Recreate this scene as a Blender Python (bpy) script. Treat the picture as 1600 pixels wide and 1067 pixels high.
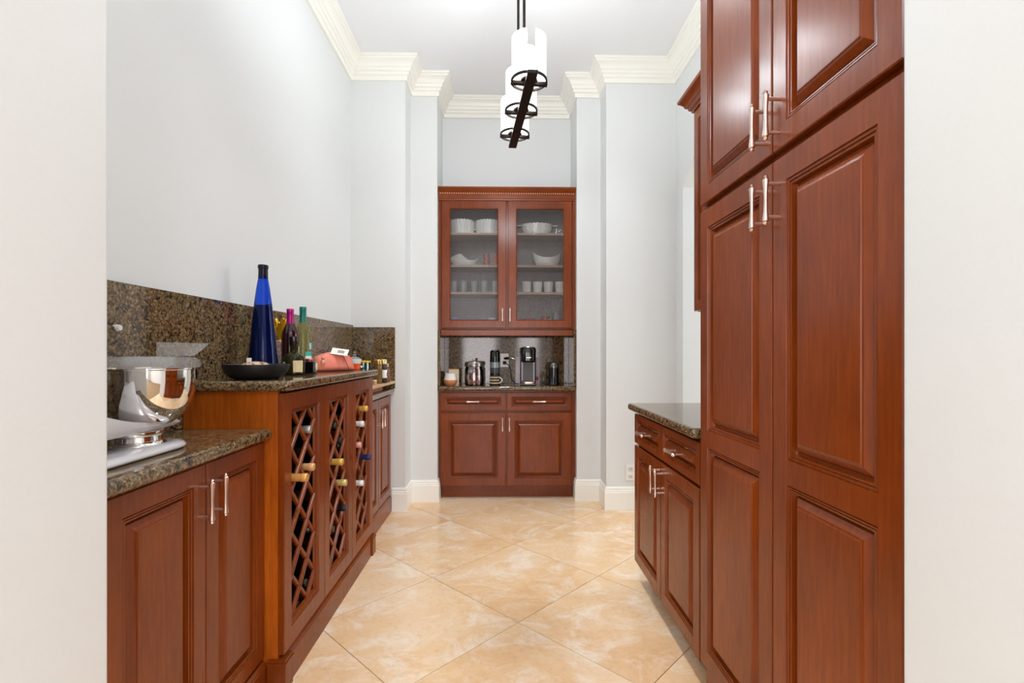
import bpy, bmesh, math, random
from mathutils import Vector, Matrix
random.seed(4)
PI = math.pi
SC = bpy.context.scene
for o in list(bpy.data.objects):
    bpy.data.objects.remove(o)
COL = SC.collection

# ------------------------------------------------------------------ camera
EYE = 1.165
cd = bpy.data.cameras.new('camera'); cam = bpy.data.objects.new('camera', cd); COL.objects.link(cam)
cd.sensor_width = 36.0; cd.lens = 767 / 1600 * 36.0; cd.shift_y = 17.5 / 1600; cd.clip_start = 0.02
cam.location = (0, 0, EYE); cam.rotation_euler = (PI / 2, 0, -math.atan(15 / 767))
SC.camera = cam
# ------------------------------------------------------------------ world, lights, exposure
w = bpy.data.worlds.new('world'); SC.world = w; w.use_nodes = True
w.node_tree.nodes['Background'].inputs[0].default_value = (0.93, 0.97, 1.0, 1)
w.node_tree.nodes['Background'].inputs[1].default_value = 1.0
SC.view_settings.view_transform = 'Standard'; SC.view_settings.look = 'None'
SC.view_settings.gamma = 1.0; SC.view_settings.use_curve_mapping = False
SC.view_settings.exposure = 0.10

def area(name, loc, rot, sx, sy, power, color=(1, 1, 1), spread=PI):
    l = bpy.data.lights.new(name, 'AREA'); l.shape = 'RECTANGLE'; l.size = sx; l.size_y = sy
    l.energy = power; l.color = color; l.spread = spread
    o = bpy.data.objects.new(name, l); COL.objects.link(o); o.location = loc; o.rotation_euler = rot
    return o
# daylight through the rear windows of the room behind, and through the room past the arch
REAR = [(-2.75, -2.0), (-1.15, -0.17), (0.42, 0.92), (1.75, 2.6)]     # tall windows of the room behind; outer pair added, unseen, for more light
for a, b in REAR:
    area('rear_window_daylight', ((a + b) / 2, -4.40, 1.50), (PI / 2, 0, 0), b - a, 2.5, 49 * (b - a), (1.0, 0.935, 0.955))
area('side_room_daylight', (3.75, 2.9, 1.7), (PI / 2, 0, PI / 2), 2.2, 2.2, 60, (0.92, 0.96, 1.0))

def lamp(name, x, y, z, power, r=0.07, color=(0.88, 0.95, 1.0), spread=180):
    l = bpy.data.lights.new(name, 'AREA'); l.shape = 'DISK'; l.size = 2 * r; l.energy = power; l.color = color; l.spread = math.radians(spread)
    o = bpy.data.objects.new(name, l); COL.objects.link(o); o.location = (x, y, z)
    return o
CEIL = 3.315
BULB = 13                           # each bulb of the pendant lamp
LAMPS = [(0.0, 1.15, 9.5), (0.05, 2.85, 9)]
for x, y, p in LAMPS:
    lamp('downlight_lamp', x, y, CEIL - 0.012, p, spread=112)
HALL_FILL_LAMPS = [(-1.3, -0.9, 30), (1.3, -0.9, 30), (-1.3, -2.8, 30), (1.3, -2.8, 30)]  # lamps added out of view behind the camera as fill light
for x, y, p in HALL_FILL_LAMPS:
    lamp('hall_fill_lamp', x, y, CEIL - 0.012, p, 0.1)

# ------------------------------------------------------------------ materials
def srgb(r, g, b):
    def f(c):
        c /= 255.0
        return c / 12.92 if c <= 0.04045 else ((c + 0.055) / 1.055) ** 2.4
    return (f(r), f(g), f(b), 1.0)

class NT:
    def __init__(s, name):
        s.m = bpy.data.materials.new(name); s.m.use_nodes = True
        s.t = s.m.node_tree; s.n = s.t.nodes; s.l = s.t.links
        s.b = s.n['Principled BSDF']
    def node(s, typ, **kw):
        n = s.n.new(typ)
        for k, v in kw.items():
            if hasattr(n, k): setattr(n, k, v)
            else: n.inputs[k.replace('_', ' ')].default_value = v
        return n
    def link(s, a, b): s.l.new(a, b)
    def ramp(s, fac, stops, interp='LINEAR'):
        r = s.n.new('ShaderNodeValToRGB'); cr = r.color_ramp; cr.interpolation = interp
        while len(cr.elements) < len(stops): cr.elements.new(0.5)
        for e, (p, c) in zip(cr.elements, stops): e.position = p; e.color = c
        s.link(fac, r.inputs[0]); return r.outputs[0]
    def mix(s, fac, a, b, mode='MIX'):
        m = s.n.new('ShaderNodeMix'); m.data_type = 'RGBA'; m.blend_type = mode
        for sock, v in ((m.inputs[0], fac), (m.inputs[6], a), (m.inputs[7], b)):
            if hasattr(v, 'is_linked'): s.link(v, sock)
            else: sock.default_value = v
        return m.outputs[2]
    def coords(s, scale=(1, 1, 1), rand=True, out='Object'):
        tc = s.n.new('ShaderNodeTexCoord'); mp = s.n.new('ShaderNodeMapping')
        s.link(tc.outputs[out], mp.inputs[0]); mp.inputs['Scale'].default_value = scale
        if rand:
            oi = s.n.new('ShaderNodeObjectInfo'); ml = s.n.new('ShaderNodeVectorMath'); ml.operation = 'SCALE'
            cm = s.n.new('ShaderNodeCombineXYZ')
            for i in range(3): s.link(oi.outputs['Random'], cm.inputs[i])
            s.link(cm.outputs[0], ml.inputs[0]); ml.inputs['Scale'].default_value = 37.0
            s.link(ml.outputs[0], mp.inputs['Location'])
        return mp.outputs[0]
    def noise(s, vec, scale, detail=4, rough=0.55, dist=0.0):
        n = s.n.new('ShaderNodeTexNoise'); s.link(vec, n.inputs['Vector'])
        n.inputs['Scale'].default_value = scale; n.inputs['Detail'].default_value = detail
        n.inputs['Roughness'].default_value = rough; n.inputs['Distortion'].default_value = dist
        return n.outputs[0]
    def bump(s, h, strength, dist=0.002):
        b = s.n.new('ShaderNodeBump'); b.inputs['Strength'].default_value = strength; b.inputs['Distance'].default_value = dist
        s.link(h, b.inputs['Height']); s.link(b.outputs[0], s.b.inputs['Normal'])

def plain(name, col, rough=0.5, metal=0.0, coat=0.0, mottled=0.06, spec=0.5, alpha=None, trans=0.0, ior=1.45, emit=None):
    t = NT(name); b = t.b
    v = t.coords(rand=True)
    n = t.noise(v, 14, 3)
    d = tuple(c * (1 - mottled) for c in col[:3]) + (1,)
    e = tuple(min(1, c * (1 + mottled)) for c in col[:3]) + (1,)
    c = t.ramp(n, [(0.3, d), (0.7, e)])
    t.link(c, b.inputs['Base Color'])
    b.inputs['Roughness'].default_value = rough; b.inputs['Metallic'].default_value = metal
    b.inputs['Coat Weight'].default_value = coat; b.inputs['Coat Roughness'].default_value = 0.08
    b.inputs['Specular IOR Level'].default_value = spec
    b.inputs['Transmission Weight'].default_value = trans; b.inputs['IOR'].default_value = ior
    if emit:
        b.inputs['Emission Color'].default_value = emit[0]; b.inputs['Emission Strength'].default_value = emit[1]
    return t.m

def wood(name, dark, mid, light, rough=0.26, grain=(1, 1, 0.09), mott=1.0):
    t = NT(name)
    v = t.coords(grain)
    g = t.noise(v, 90, 5, 0.6, 0.2)
    v2 = t.coords((1, 1, 0.5))
    m = t.noise(v2, 3.2, 4, 0.6)
    a = t.ramp(g, [(0.25, dark), (0.55, mid), (0.85, light)])
    bl = t.ramp(m, [(0.32, (0.76, 0.72, 0.68, 1)), (0.68, (1.14, 1.16, 1.18, 1))])
    c = t.mix(1.0, a, bl, 'MULTIPLY')
    t.link(c, t.b.inputs['Base Color'])
    t.b.inputs['Roughness'].default_value = rough
    t.b.inputs['Specular IOR Level'].default_value = 0.38
    t.bump(g, 0.04, 0.001)
    return t.m

def granite():
    t = NT('granite')
    v = t.coords(rand=False)
    n1 = t.noise(v, 120, 4, 0.65, 0.3)
    vo = t.n.new('ShaderNodeTexVoronoi'); t.link(v, vo.inputs['Vector']); vo.inputs['Scale'].default_value = 150
    n2 = t.noise(v, 46, 5, 0.7, 0.6)
    c1 = t.ramp(n1, [(0.34, srgb(26, 20, 14)), (0.44, srgb(84, 66, 42)), (0.55, srgb(132, 106, 72)), (0.68, srgb(186, 160, 122))])
    c2 = t.ramp(vo.outputs['Color'], [(0.2, srgb(34, 27, 20)), (0.55, srgb(94, 74, 48)), (0.85, srgb(150, 124, 92))])
    c = t.mix(0.35, c1, c2)
    k = t.ramp(n2, [(0.38, (0, 0, 0, 1)), (0.47, (1, 1, 1, 1))])
    c = t.mix(k, srgb(30, 25, 19), c)
    t.link(c, t.b.inputs['Base Color'])
    t.b.inputs['Roughness'].default_value = 0.07; t.b.inputs['Specular IOR Level'].default_value = 0.6
    return t.m

def travertine():
    t = NT('travertine')
    v = t.coords((1, 1, 1)); 
    big = t.noise(v, 1.9, 6, 0.62, 0.9)
    vein = t.noise(t.coords((1.0, 1.3, 1)), 4.2, 10, 0.70, 0.8)
    fine = t.noise(v, 42, 5, 0.7)
    c = t.ramp(big, [(0.30, srgb(232, 186, 138)), (0.5, srgb(241, 204, 160)), (0.70, srgb(246, 220, 188))])
    k = t.ramp(vein, [(0.49, (0, 0, 0, 1)), (0.64, (0.66, 0.66, 0.66, 1))])
    c = t.mix(k, c, srgb(252, 240, 224))
    kf = t.ramp(fine, [(0.33, (0.90, 0.86, 0.80, 1)), (0.5, (1, 1, 1, 1))])
    c = t.mix(0.7, c, t.mix(1.0, c, kf, 'MULTIPLY'))
    t.link(c, t.b.inputs['Base Color'])
    t.b.inputs['Roughness'].default_value = 0.16; t.b.inputs['Specular IOR Level'].default_value = 0.45
    t.bump(fine, 0.02, 0.0005)
    return t.m

def paint(name, col, rough=0.55):
    t = NT(name)
    v = t.coords(rand=False)
    n = t.noise(v, 160, 3)
    c = t.ramp(n, [(0.3, tuple(x * 0.985 for x in col[:3]) + (1,)), (0.7, col)])
    t.link(c, t.b.inputs['Base Color']); t.b.inputs['Roughness'].default_value = rough
    t.bump(n, 0.05, 0.0006)
    return t.m

def clear(name, tint=(1, 1, 1, 1), gloss=0.1, rough=0.03, ribs=False):
    """thin clear glass: lets light straight through and mirrors at the surface"""
    t = NT(name); t.n.remove(t.b)
    out = t.n['Material Output']
    tr = t.n.new('ShaderNodeBsdfTransparent'); tr.inputs[0].default_value = tint
    gl = t.n.new('ShaderNodeBsdfGlossy'); gl.inputs['Roughness'].default_value = rough
    fr = t.n.new('ShaderNodeFresnel'); fr.inputs['IOR'].default_value = 1.45
    ad = t.n.new('ShaderNodeMath'); ad.operation = 'ADD'; ad.inputs[1].default_value = gloss
    t.link(fr.outputs[0], ad.inputs[0])
    mx = t.n.new('ShaderNodeMixShader'); t.link(ad.outputs[0], mx.inputs[0])
    if ribs:                               # steep flanks of the reeds let less light through
        lw = t.n.new('ShaderNodeLayerWeight'); lw.inputs[0].default_value = 0.5
        t.link(t.ramp(lw.outputs['Facing'], [(0.05, tint), (0.45, (0.62, 0.66, 0.66, 1))]), tr.inputs[0])
    t.link(tr.outputs[0], mx.inputs[1]); t.link(gl.outputs[0], mx.inputs[2]); t.link(mx.outputs[0], out.inputs[0])
    return t.m

def glow(name, col, strength, diffuse=0.7):
    t = NT(name)
    t.b.inputs['Base Color'].default_value = (diffuse, diffuse, diffuse, 1); t.b.inputs['Roughness'].default_value = 0.35
    v = t.coords(rand=False); n = t.noise(v, 20, 2)
    c = t.ramp(n, [(0.3, tuple(x * 0.97 for x in col[:3]) + (1,)), (0.7, col)])
    t.link(c, t.b.inputs['Emission Color']); t.b.inputs['Emission Strength'].default_value = strength
    return t.m

M = {}
M['wood'] = wood('cherry_wood', srgb(112, 47, 8), srgb(128, 56, 10), srgb(140, 66, 15))
M['wood_lit'] = M['wood']
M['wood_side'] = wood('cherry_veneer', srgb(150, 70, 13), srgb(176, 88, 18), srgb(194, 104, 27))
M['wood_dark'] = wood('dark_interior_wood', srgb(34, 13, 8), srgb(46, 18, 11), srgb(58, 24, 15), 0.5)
M['oak'] = wood('pale_board_wood', srgb(196, 156, 112), srgb(218, 180, 136), srgb(232, 200, 160), 0.45)
M['redwood'] = wood('red_brown_box_wood', srgb(130, 74, 50), srgb(156, 94, 66), srgb(176, 114, 84), 0.45)
M['granite'] = granite()
M['tile'] = travertine()
M['grout'] = plain('grout', srgb(150, 122, 88), 0.8)
M['wall'] = paint('white_wall_paint', srgb(228, 230, 229))
M['ceil'] = paint('ceiling_paint', srgb(244, 246, 248))
M['trim'] = paint('cream_trim_paint', srgb(250, 248, 240), 0.35)
M['nickel'] = plain('brushed_nickel', srgb(232, 208, 196), 0.32, 1.0)
M['steel'] = plain('polished_steel', srgb(232, 228, 224), 0.045, 1.0, mottled=0.01)
M['silver_paint'] = plain('silver_white_enamel', srgb(212, 208, 210), 0.22, 0.15, coat=0.7, mottled=0.02)
M['black_gloss'] = plain('black_gloss_plastic', srgb(14, 14, 16), 0.12, coat=0.6)
M['black_matte'] = plain('black_matte', srgb(20, 20, 21), 0.5)
M['bronze'] = plain('dark_bronze', srgb(44, 36, 32), 0.35, 0.7)
M['glass'] = clear('clear_glass')
M['reeded'] = clear('reeded_glass', (1.0, 1.0, 1.0, 1), 0.06, 0.04, True)
M['tealglass'] = clear('teal_glass', (0.52, 0.84, 0.85, 1), 0.08)
t_ = NT('clear_plastic'); t_.b.inputs['Base Color'].default_value = srgb(226, 228, 228); t_.b.inputs['Roughness'].default_value = 0.12; t_.b.inputs['Alpha'].default_value = 0.17
M['acrylic'] = t_.m
M['porcelain'] = plain('white_porcelain', srgb(244, 243, 238), 0.18, coat=0.5, mottled=0.01)
M['paper'] = plain('white_paper', srgb(238, 236, 230), 0.7, mottled=0.02)
M['shade'] = glow('lit_opal_glass', (1.0, 0.985, 0.965, 1), 0.9)
M['tube'] = glow('lit_inner_tube', (1.0, 0.98, 0.95, 1), 5.0)
M['lens'] = glow('lamp_lens', (1.0, 0.96, 0.9, 1), 6.0)

# ------------------------------------------------------------------ mesh helpers
ROOT = {}
class MB:
    def __init__(s): s.v = []; s.f = []
    def add(s, vs, fs):
        k = len(s.v); s.v += [tuple(p) for p in vs]; s.f += [tuple(i + k for i in f) for f in fs]; return s
    def box(s, x0, x1, y0, y1, z0, z1):
        x0, x1 = min(x0, x1), max(x0, x1); y0, y1 = min(y0, y1), max(y0, y1); z0, z1 = min(z0, z1), max(z0, z1)
        vs = [(x, y, z) for x in (x0, x1) for y in (y0, y1) for z in (z0, z1)]
        return s.add(vs, [(0, 1, 3, 2), (4, 6, 7, 5), (0, 4, 5, 1), (2, 3, 7, 6), (0, 2, 6, 4), (1, 5, 7, 3)])
    def lathe(s, prof, c=(0, 0, 0), n=24, axis='z', sq=None):
        """prof: (radius, height) from bottom to top; r=0 closes"""
        ax = {'z': lambda r, a, h: (r * math.cos(a), r * math.sin(a), h), 'x': lambda r, a, h: (h, r * math.cos(a), r * math.sin(a)),
              'y': lambda r, a, h: (r * math.cos(a), h, r * math.sin(a))}[axis]
        rings = []; vs = []; fs = []
        for r, h in prof:
            if r <= 1e-6:
                rings.append([len(vs)]); p = ax(0, 0, h); vs.append((p[0] + c[0], p[1] + c[1], p[2] + c[2]))
            else:
                rg = []
                for i in range(n):
                    a = 2 * PI * i / n; rr = r
                    if sq: rr = r / (abs(math.cos(a)) ** sq + abs(math.sin(a)) ** sq) ** (1.0 / sq)
                    p = ax(rr, a, h); rg.append(len(vs)); vs.append((p[0] + c[0], p[1] + c[1], p[2] + c[2]))
                rings.append(rg)
        for a, b in zip(rings, rings[1:]):
            if len(a) == 1 and len(b) == 1: continue
            for i in range(n):
                j = (i + 1) % n
                if len(a) == 1: fs.append((a[0], b[j], b[i]))
                elif len(b) == 1: fs.append((a[i], a[j], b[0]))
                else: fs.append((a[i], a[j], b[j], b[i]))
        return s.add(vs, fs)
    def tube(s, pts, r, n=8, caps=True):
        pts = [Vector(p) for p in pts]; rs = r if isinstance(r, (list, tuple)) else [r] * len(pts)
        vs = []; fs = []; up = None
        for i, p in enumerate(pts):
            d = (pts[min(i + 1, len(pts) - 1)] - pts[max(i - 1, 0)]).normalized()
            if up is None: up = Vector((0, 0, 1)) if abs(d.z) < 0.9 else Vector((1, 0, 0))
            a = d.cross(up); a.normalize(); b = a.cross(d); b.normalize(); up = b
            for k in range(n):
                t = 2 * PI * k / n; vs.append(p + (a * math.cos(t) + b * math.sin(t)) * rs[i])
        for i in range(len(pts) - 1):
            for k in range(n):
                q = (k + 1) % n; fs.append((i * n + k, i * n + q, (i + 1) * n + q, (i + 1) * n + k))
        if caps: fs.append(tuple(range(n))[::-1]); fs.append(tuple((len(pts) - 1) * n + k for k in range(n)))
        return s.add(vs, fs)
    def prism(s, poly, fn, a, b):
        """closed 2-D polygon poly swept from a to b; fn(u, v, t) -> point"""
        n = len(poly); vs = [fn(u, v, a) for u, v in poly] + [fn(u, v, b) for u, v in poly]
        fs = [(i, (i + 1) % n, n + (i + 1) % n, n + i) for i in range(n)] + [tuple(range(n))[::-1], tuple(range(n, 2 * n))]
        return s.add(vs, fs)
    def rings(s, rl, cap0=False, cap1=True):
        n = len(rl[0]); vs = [p for r in rl for p in r]; fs = []
        for k in range(len(rl) - 1):
            for i in range(n):
                j = (i + 1) % n; fs.append((k * n + i, k * n + j, (k + 1) * n + j, (k + 1) * n + i))
        if cap1: fs.append(tuple((len(rl) - 1) * n + i for i in range(n)))
        if cap0: fs.append(tuple(range(n))[::-1])
        return s.add(vs, fs)
    def sweep(s, path, prof, closed=False):
        """crown / baseboard: prof (d, z) swept along XY path, d to the right of travel, mitred"""
        P = [Vector((x, y)) for x, y in path]; n = len(P); m = len(prof); vs = []; fs = []
        for i, p in enumerate(P):
            e = []
            if i > 0: e.append((P[i] - P[i - 1]).normalized())
            if i < n - 1: e.append((P[i + 1] - P[i]).normalized())
            nr = [Vector((d.y, -d.x)) for d in e]
            if len(nr) == 2: b = (nr[0] + nr[1]); b = b / max(1e-6, (1 + nr[0].dot(nr[1])))
            else: b = nr[0]
            for d, z in prof: q = p + b * d; vs.append((q.x, q.y, z))
        for i in range(n - 1):
            for k in range(m):
                j = (k + 1) % m; fs.append((i * m + k, (i + 1) * m + k, (i + 1) * m + j, i * m + j))
        fs.append(tuple(range(m))); fs.append(tuple((n - 1) * m + k for k in range(m))[::-1])
        return s.add(vs, fs)
    def mesh(s, name, mat, off=(0, 0, 0), bevel=0, seg=2, angle=35, fix=True):
        me = bpy.data.meshes.new(name)
        me.from_pydata([(x - off[0], y - off[1], z - off[2]) for x, y, z in s.v], [], s.f)
        bm = bmesh.new(); bm.from_mesh(me)
        if bevel: bmesh.ops.bevel(bm, geom=list(bm.edges), offset=bevel, segments=seg, affect='EDGES', profile=0.5, clamp_overlap=True)
        if fix: bmesh.ops.recalc_face_normals(bm, faces=bm.faces)
        bm.to_mesh(me); bm.free()
        if mat: me.materials.append(mat)
        me.polygons.foreach_set('use_smooth', [True] * len(me.polygons))
        me.set_sharp_from_angle(angle=math.radians(angle))
        return me
    def build(s, name, mat, parent=None, local=False, **kw):
        """one mesh object; with a parent the vertices are world coordinates unless local"""
        off = (0, 0, 0)
        if parent is not None and not local: off = ROOT[parent.name]
        o = bpy.data.objects.new(name, s.mesh(name, mat, off, **kw)); COL.objects.link(o)
        if kw.get('bevel'):
            wn = o.modifiers.new('weighted_normal', 'WEIGHTED_NORMAL'); wn.keep_sharp = True; wn.weight = 100
        if parent is not None: o.parent = parent; ROOT[o.name] = ROOT[parent.name]
        else: ROOT[o.name] = (0, 0, 0)
        return o

def thing(name, label, cat, loc=(0, 0, 0), rz=0.0, group=None):
    o = bpy.data.objects.new(name, None); COL.objects.link(o); o.location = loc; o.rotation_euler = (0, 0, rz)
    o.empty_display_size = 0.05
    o['label'] = label; o['category'] = cat
    if group: o['group'] = group
    ROOT[o.name] = tuple(loc); return o
def tag(o, label, cat, group=None):
    o['label'] = label; o['category'] = cat
    if group: o['group'] = group
    return o
def struct(o, label=None):
    o['kind'] = 'structure'
    if label: o['label'] = label
    return o
def inst(me, name, parent, loc=(0, 0, 0), rot=(0, 0, 0)):
    o = bpy.data.objects.new(name, me); COL.objects.link(o); o.parent = parent; o.location = loc; o.rotation_euler = rot
    ROOT[o.name] = ROOT[parent.name]; return o

# ------------------------------------------------------------------ room numbers (metres)
XL, XR = -1.118, 1.295              # side walls
YN = 0.80                           # inner face of the wall with the near opening
Y1, Y2, Y3 = 3.635, 3.85, 4.20      # outer piers, inner piers, alcove back
XA, XB, XC, XD = -0.716, -0.510, 0.585, 0.772
TOP = 0.905                         # counter height

# ------------------------------------------------------------------ shell
fl = struct(MB().box(-3.2, 4.0, -4.6, 4.35, -0.12, -0.003).build('floor', M['grout'], bevel=0))
T = 0.611
def clip(poly, x0, x1, y0, y1):
    def cut(pl, ins, it):
        out = []
        for i in range(len(pl)):
            a, b = pl[i], pl[(i + 1) % len(pl)]
            if ins(a): out.append(a)
            if ins(a) != ins(b): out.append(it(a, b))
        return out
    def ix(v): return lambda a, b: (v, a[1] + (b[1] - a[1]) * (v - a[0]) / (b[0] - a[0]))
    def iy(v): return lambda a, b: (a[0] + (b[0] - a[0]) * (v - a[1]) / (b[1] - a[1]), v)
    for ins, it in ((lambda p: p[0] >= x0, ix(x0)), (lambda p: p[0] <= x1, ix(x1)), (lambda p: p[1] >= y0, iy(y0)), (lambda p: p[1] <= y1, iy(y1))):
        if len(poly) < 3: return []
        poly = cut(poly, ins, it)
    return poly
hd = T / math.sqrt(2); gap = 0.0016
for i in range(-5, 6):
    for j in range(-6, 10):
        if (i + j) % 2: continue
        cx, cy = 0.069 + i * hd, 2.119 + hd + j * hd
        r = hd - gap * 1.4
        pl = clip([(cx - r, cy), (cx, cy - r), (cx + r, cy), (cx, cy + r)], -1.2, 1.9, 0.2, 4.19)
        if len(pl) < 3: continue
        MB().prism([(a, b) for a, b in pl], lambda u, v, t: (u, v, t), -0.011, random.uniform(-0.0002, 0.0002)).build('tile', M['tile'], fl)
struct(MB().box(-3.2, 4.0, -4.6, 4.35, CEIL, CEIL + 0.1).build('ceiling', M['ceil']))
struct(MB().box(XL - 0.12, XL, YN, Y1 + 0.6, 0, CEIL).build('wall_left', M['wall']))
struct(MB().box(XA - 0.4, XC + 0.8, Y3, Y3 + 0.12, 0, CEIL).build('wall_back', M['wall']))
lp = MB(); lp.box(XL, XA, Y1, Y3, 0, CEIL); lp.box(XA, XB, Y2, Y3, 0, CEIL)
struct(lp.build('wall_back_left', M['wall']))
rp = MB(); rp.box(XD, XR + 0.12, Y1, Y3, 0, CEIL); rp.box(XC, XD, Y2, Y3, 0, CEIL)
struct(rp.build('wall_back_right', M['wall']))
# right wall with an arched opening past the end of the cabinets
ya0, ya1, zs, rise = 2.60, 3.498, 2.35, 0.20
cw = (ya1 - ya0) / 2; R = (cw * cw + rise * rise) / (2 * rise); zc = zs + rise - R; yc = (ya0 + ya1) / 2
arc = []
for k in range(17):
    a = -math.asin(cw / R) + 2 * math.asin(cw / R) * k / 16
    arc.append((yc + R * math.sin(a), zc + R * math.cos(a)))
wr = MB()
wr.box(XR, XR + 0.14, YN, ya0, 0, CEIL); wr.box(XR, XR + 0.14, ya1, Y1, 0, CEIL)
wr.prism(arc + [(ya1, CEIL), (ya0, CEIL)], lambda u, v, t: (t, u, v), XR, XR + 0.14)
struct(wr.build('wall_right', M['wall']))
struct(MB().box(3.85, 3.97, -4.6, 4.35, 0, CEIL).build('wall_side_room', M['wall']))
struct(MB().box(XR + 0.12, 4.0, 4.2, 4.32, 0, CEIL).build('wall_side_room_back', M['wall']))
struct(MB().box(XR + 0.14, 4.0, 1.2, 1.3, 0, CEIL).build('wall_side_room_front', M['wall']))
# near wall: thick opening the camera looks through, rounded corners
def pier(x_in, x_out, y0, y1, r=0.012):
    s = 1 if x_in > x_out else -1
    p = [(x_out, y0)]
    for k in range(6): a = -PI / 2 + PI / 2 * k / 5; p.append((x_in - s * r + s * r * math.cos(a), y0 + r + r * math.sin(a)))
    for k in range(6): a = PI / 2 * k / 5; p.append((x_in - s * r + s * r * math.cos(a), y1 - r + r * math.sin(a)))
    p.append((x_out, y1)); return p
JL, JR = -0.628, 0.659
struct(MB().prism(pier(JL, -3.2, 0.42, YN), lambda u, v, t: (u, v, t), 0, CEIL).build('wall_front_left', M['wall'], angle=60))
struct(MB().prism(pier(JR, 4.0, 0.42, YN), lambda u, v, t: (u, v, t), 0, CEIL).build('wall_front_right', M['wall'], angle=60))
cw2 = (JR - JL) / 2; R2 = (cw2 ** 2 + 0.3 ** 2) / 0.6; xm = (JR + JL) / 2
arc2 = [(xm + R2 * math.sin(a), 2.75 - R2 + R2 * math.cos(a)) for a in [(-1 + 2 * k / 16) * math.asin(cw2 / R2) for k in range(17)]]
struct(MB().prism(arc2 + [(JR, CEIL), (JL, CEIL)], lambda u, v, t: (u, t, v), 0.425, YN - 0.005).build('wall_front', M['wall']))
# the room behind the camera with its rear windows, outer pair added for light
struct(MB().box(-3.2, -3.08, -4.6, 0.42, 0, CEIL).build('wall_hall_left', M['wall']))
struct(MB().box(3.5, 3.62, -4.6, 0.42, 0, CEIL).build('wall_hall_right', M['wall']))
hb = MB(); xs = [-3.2] + [x for ab in REAR for x in ab] + [3.62]
for k in range(0, len(xs), 2): hb.box(xs[k], xs[k + 1], -4.6, -4.45, 0, CEIL)
for a, b in REAR: hb.box(a, b, -4.6, -4.45, 2.78, CEIL); hb.box(a, b, -4.6, -4.45, 0, 0.22)
struct(hb.build('wall_rear', M['wall']))
# mouldings
cz = 3.165
crown = [(0, cz), (0.016, cz), (0.018, cz + 0.030), (0.030, cz + 0.036), (0.033, cz + 0.054), (0.043, cz + 0.058), (0.046, cz + 0.078),
         (0.054, cz + 0.083), (0.060, cz + 0.098), (0.070, cz + 0.110), (0.086, cz + 0.118), (0.092, cz + 0.121), (0.094, cz + 0.130), (0.105, cz + 0.134), (0.107, CEIL - 0.001), (0, CEIL - 0.001)]
path = [(XL, YN), (XL, Y1), (XA, Y1), (XA, Y2), (XB, Y2), (XB, Y3), (XC, Y3), (XC, Y2), (XD, Y2), (XD, Y1), (XR, Y1), (XR, YN)]
struct(MB().sweep(path, crown).build('trim_1', M['trim'], angle=25), 'stepped cream crown moulding round the ceiling')
bb = [(0, 0), (0.016, 0), (0.016, 0.128), (0.013, 0.132), (0.014, 0.140), (0.010, 0.146), (0.010, 0.158), (0.004, 0.170), (0, 0.170)]
struct(MB().sweep([(-0.812, Y1), (XA, Y1), (XA, Y2), (XB, Y2), (XB, Y2 + 0.10)], bb).build('baseboard_left', M['trim'], angle=25))
struct(MB().sweep([(XC, Y2 + 0.10), (XC, Y2), (XD, Y2), (XD, Y1), (XR, Y1), (XR, ya1)], bb).build('baseboard_right', M['trim'], angle=25))
WHERE = ['in the pantry ceiling above the pantry cabinet', 'in the pantry ceiling above the far end of the aisle', 'added as unseen fill light in the hall ceiling, near left', 'added as unseen fill light in the hall ceiling, near right', 'added as unseen fill light in the hall ceiling by the rear windows, left', 'added as unseen fill light in the hall ceiling by the rear windows, right']
for (x, y, p), wh in zip(LAMPS + HALL_FILL_LAMPS, WHERE):  # the hall fixtures only house the added fill lamps
    d = thing('recessed_downlight', 'round white recessed downlight ' + wh, 'ceiling light', (x, y, CEIL - 0.006), group='recessed ceiling downlights')
    r = 0.075 if (x, y, p) in LAMPS else 0.105
    MB().lathe([(r + 0.02, 0.004), (r + 0.02, -0.002), (r, -0.004), (r - 0.004, 0.004)], n=28).build('trim_ring', M['trim'], d, local=True)

# ------------------------------------------------------------------ cabinet joinery
def frame_map(O, U, V, N):
    O, U, V, N = Vector(O), Vector(U), Vector(V), Vector(N)
    return lambda u, v, d: tuple(O + U * u + V * v + N * d)
def rect(fm, u0, u1, v0, v1, d): return [fm(u0, v0, d), fm(u1, v0, d), fm(u1, v1, d), fm(u0, v1, d)]
BEAD = [(0, 0), (0.0014, -0.0045), (0.0030, -0.0048), (0.0045, -0.0025), (0.0075, -0.0028), (0.0086, -0.0070), (0.0102, -0.0072), (0.0118, -0.0050), (0.0150, -0.0058), (0.0160, -0.0150), (0.018, -0.0190)]
def door_frame(fm, w, h, ops, t=0.021, bead=BEAD, back=True):
    m = MB(); e = 0.0025
    m.rings([rect(fm, 0, w, 0, h, -t), rect(fm, 0, w, 0, h, -e), rect(fm, e, w - e, e, h - e, 0)], cap1=False, cap0=back)
    u0, u1 = ops[0][0], ops[0][1]
    def quad(a, b, c, d): m.add(rect(fm, a, b, c, d, 0), [(0, 1, 2, 3)])
    quad(e, u0, e, h - e); quad(u1, w - e, e, h - e)
    vs = [e] + [x for o in ops for x in (o[2], o[3])] + [h - e]
    for i in range(0, len(vs), 2): quad(u0, u1, vs[i], vs[i + 1])
    for a, b, c, d in ops:
        m.rings([rect(fm, a + i, b - i, c + i, d - i, z) for i, z in bead], cap1=False)
    return m
def raised(fm, op, base=0.018, slope=0.030):
    a, b, c, d = op; m = MB()
    prof = [(base - 0.002, -0.0205), (base, -0.0188), (base + 0.004, -0.0188), (base + slope * 0.30, -0.0135), (base + slope * 0.85, -0.0040), (base + slope, -0.0030), (base + slope + 0.0012, -0.0008), (base + slope + 0.0030, 0.0)]
    m.rings([rect(fm, a + i, b - i, c + i, d - i, z) for i, z in prof])
    return m
HANDLE = {}
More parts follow.
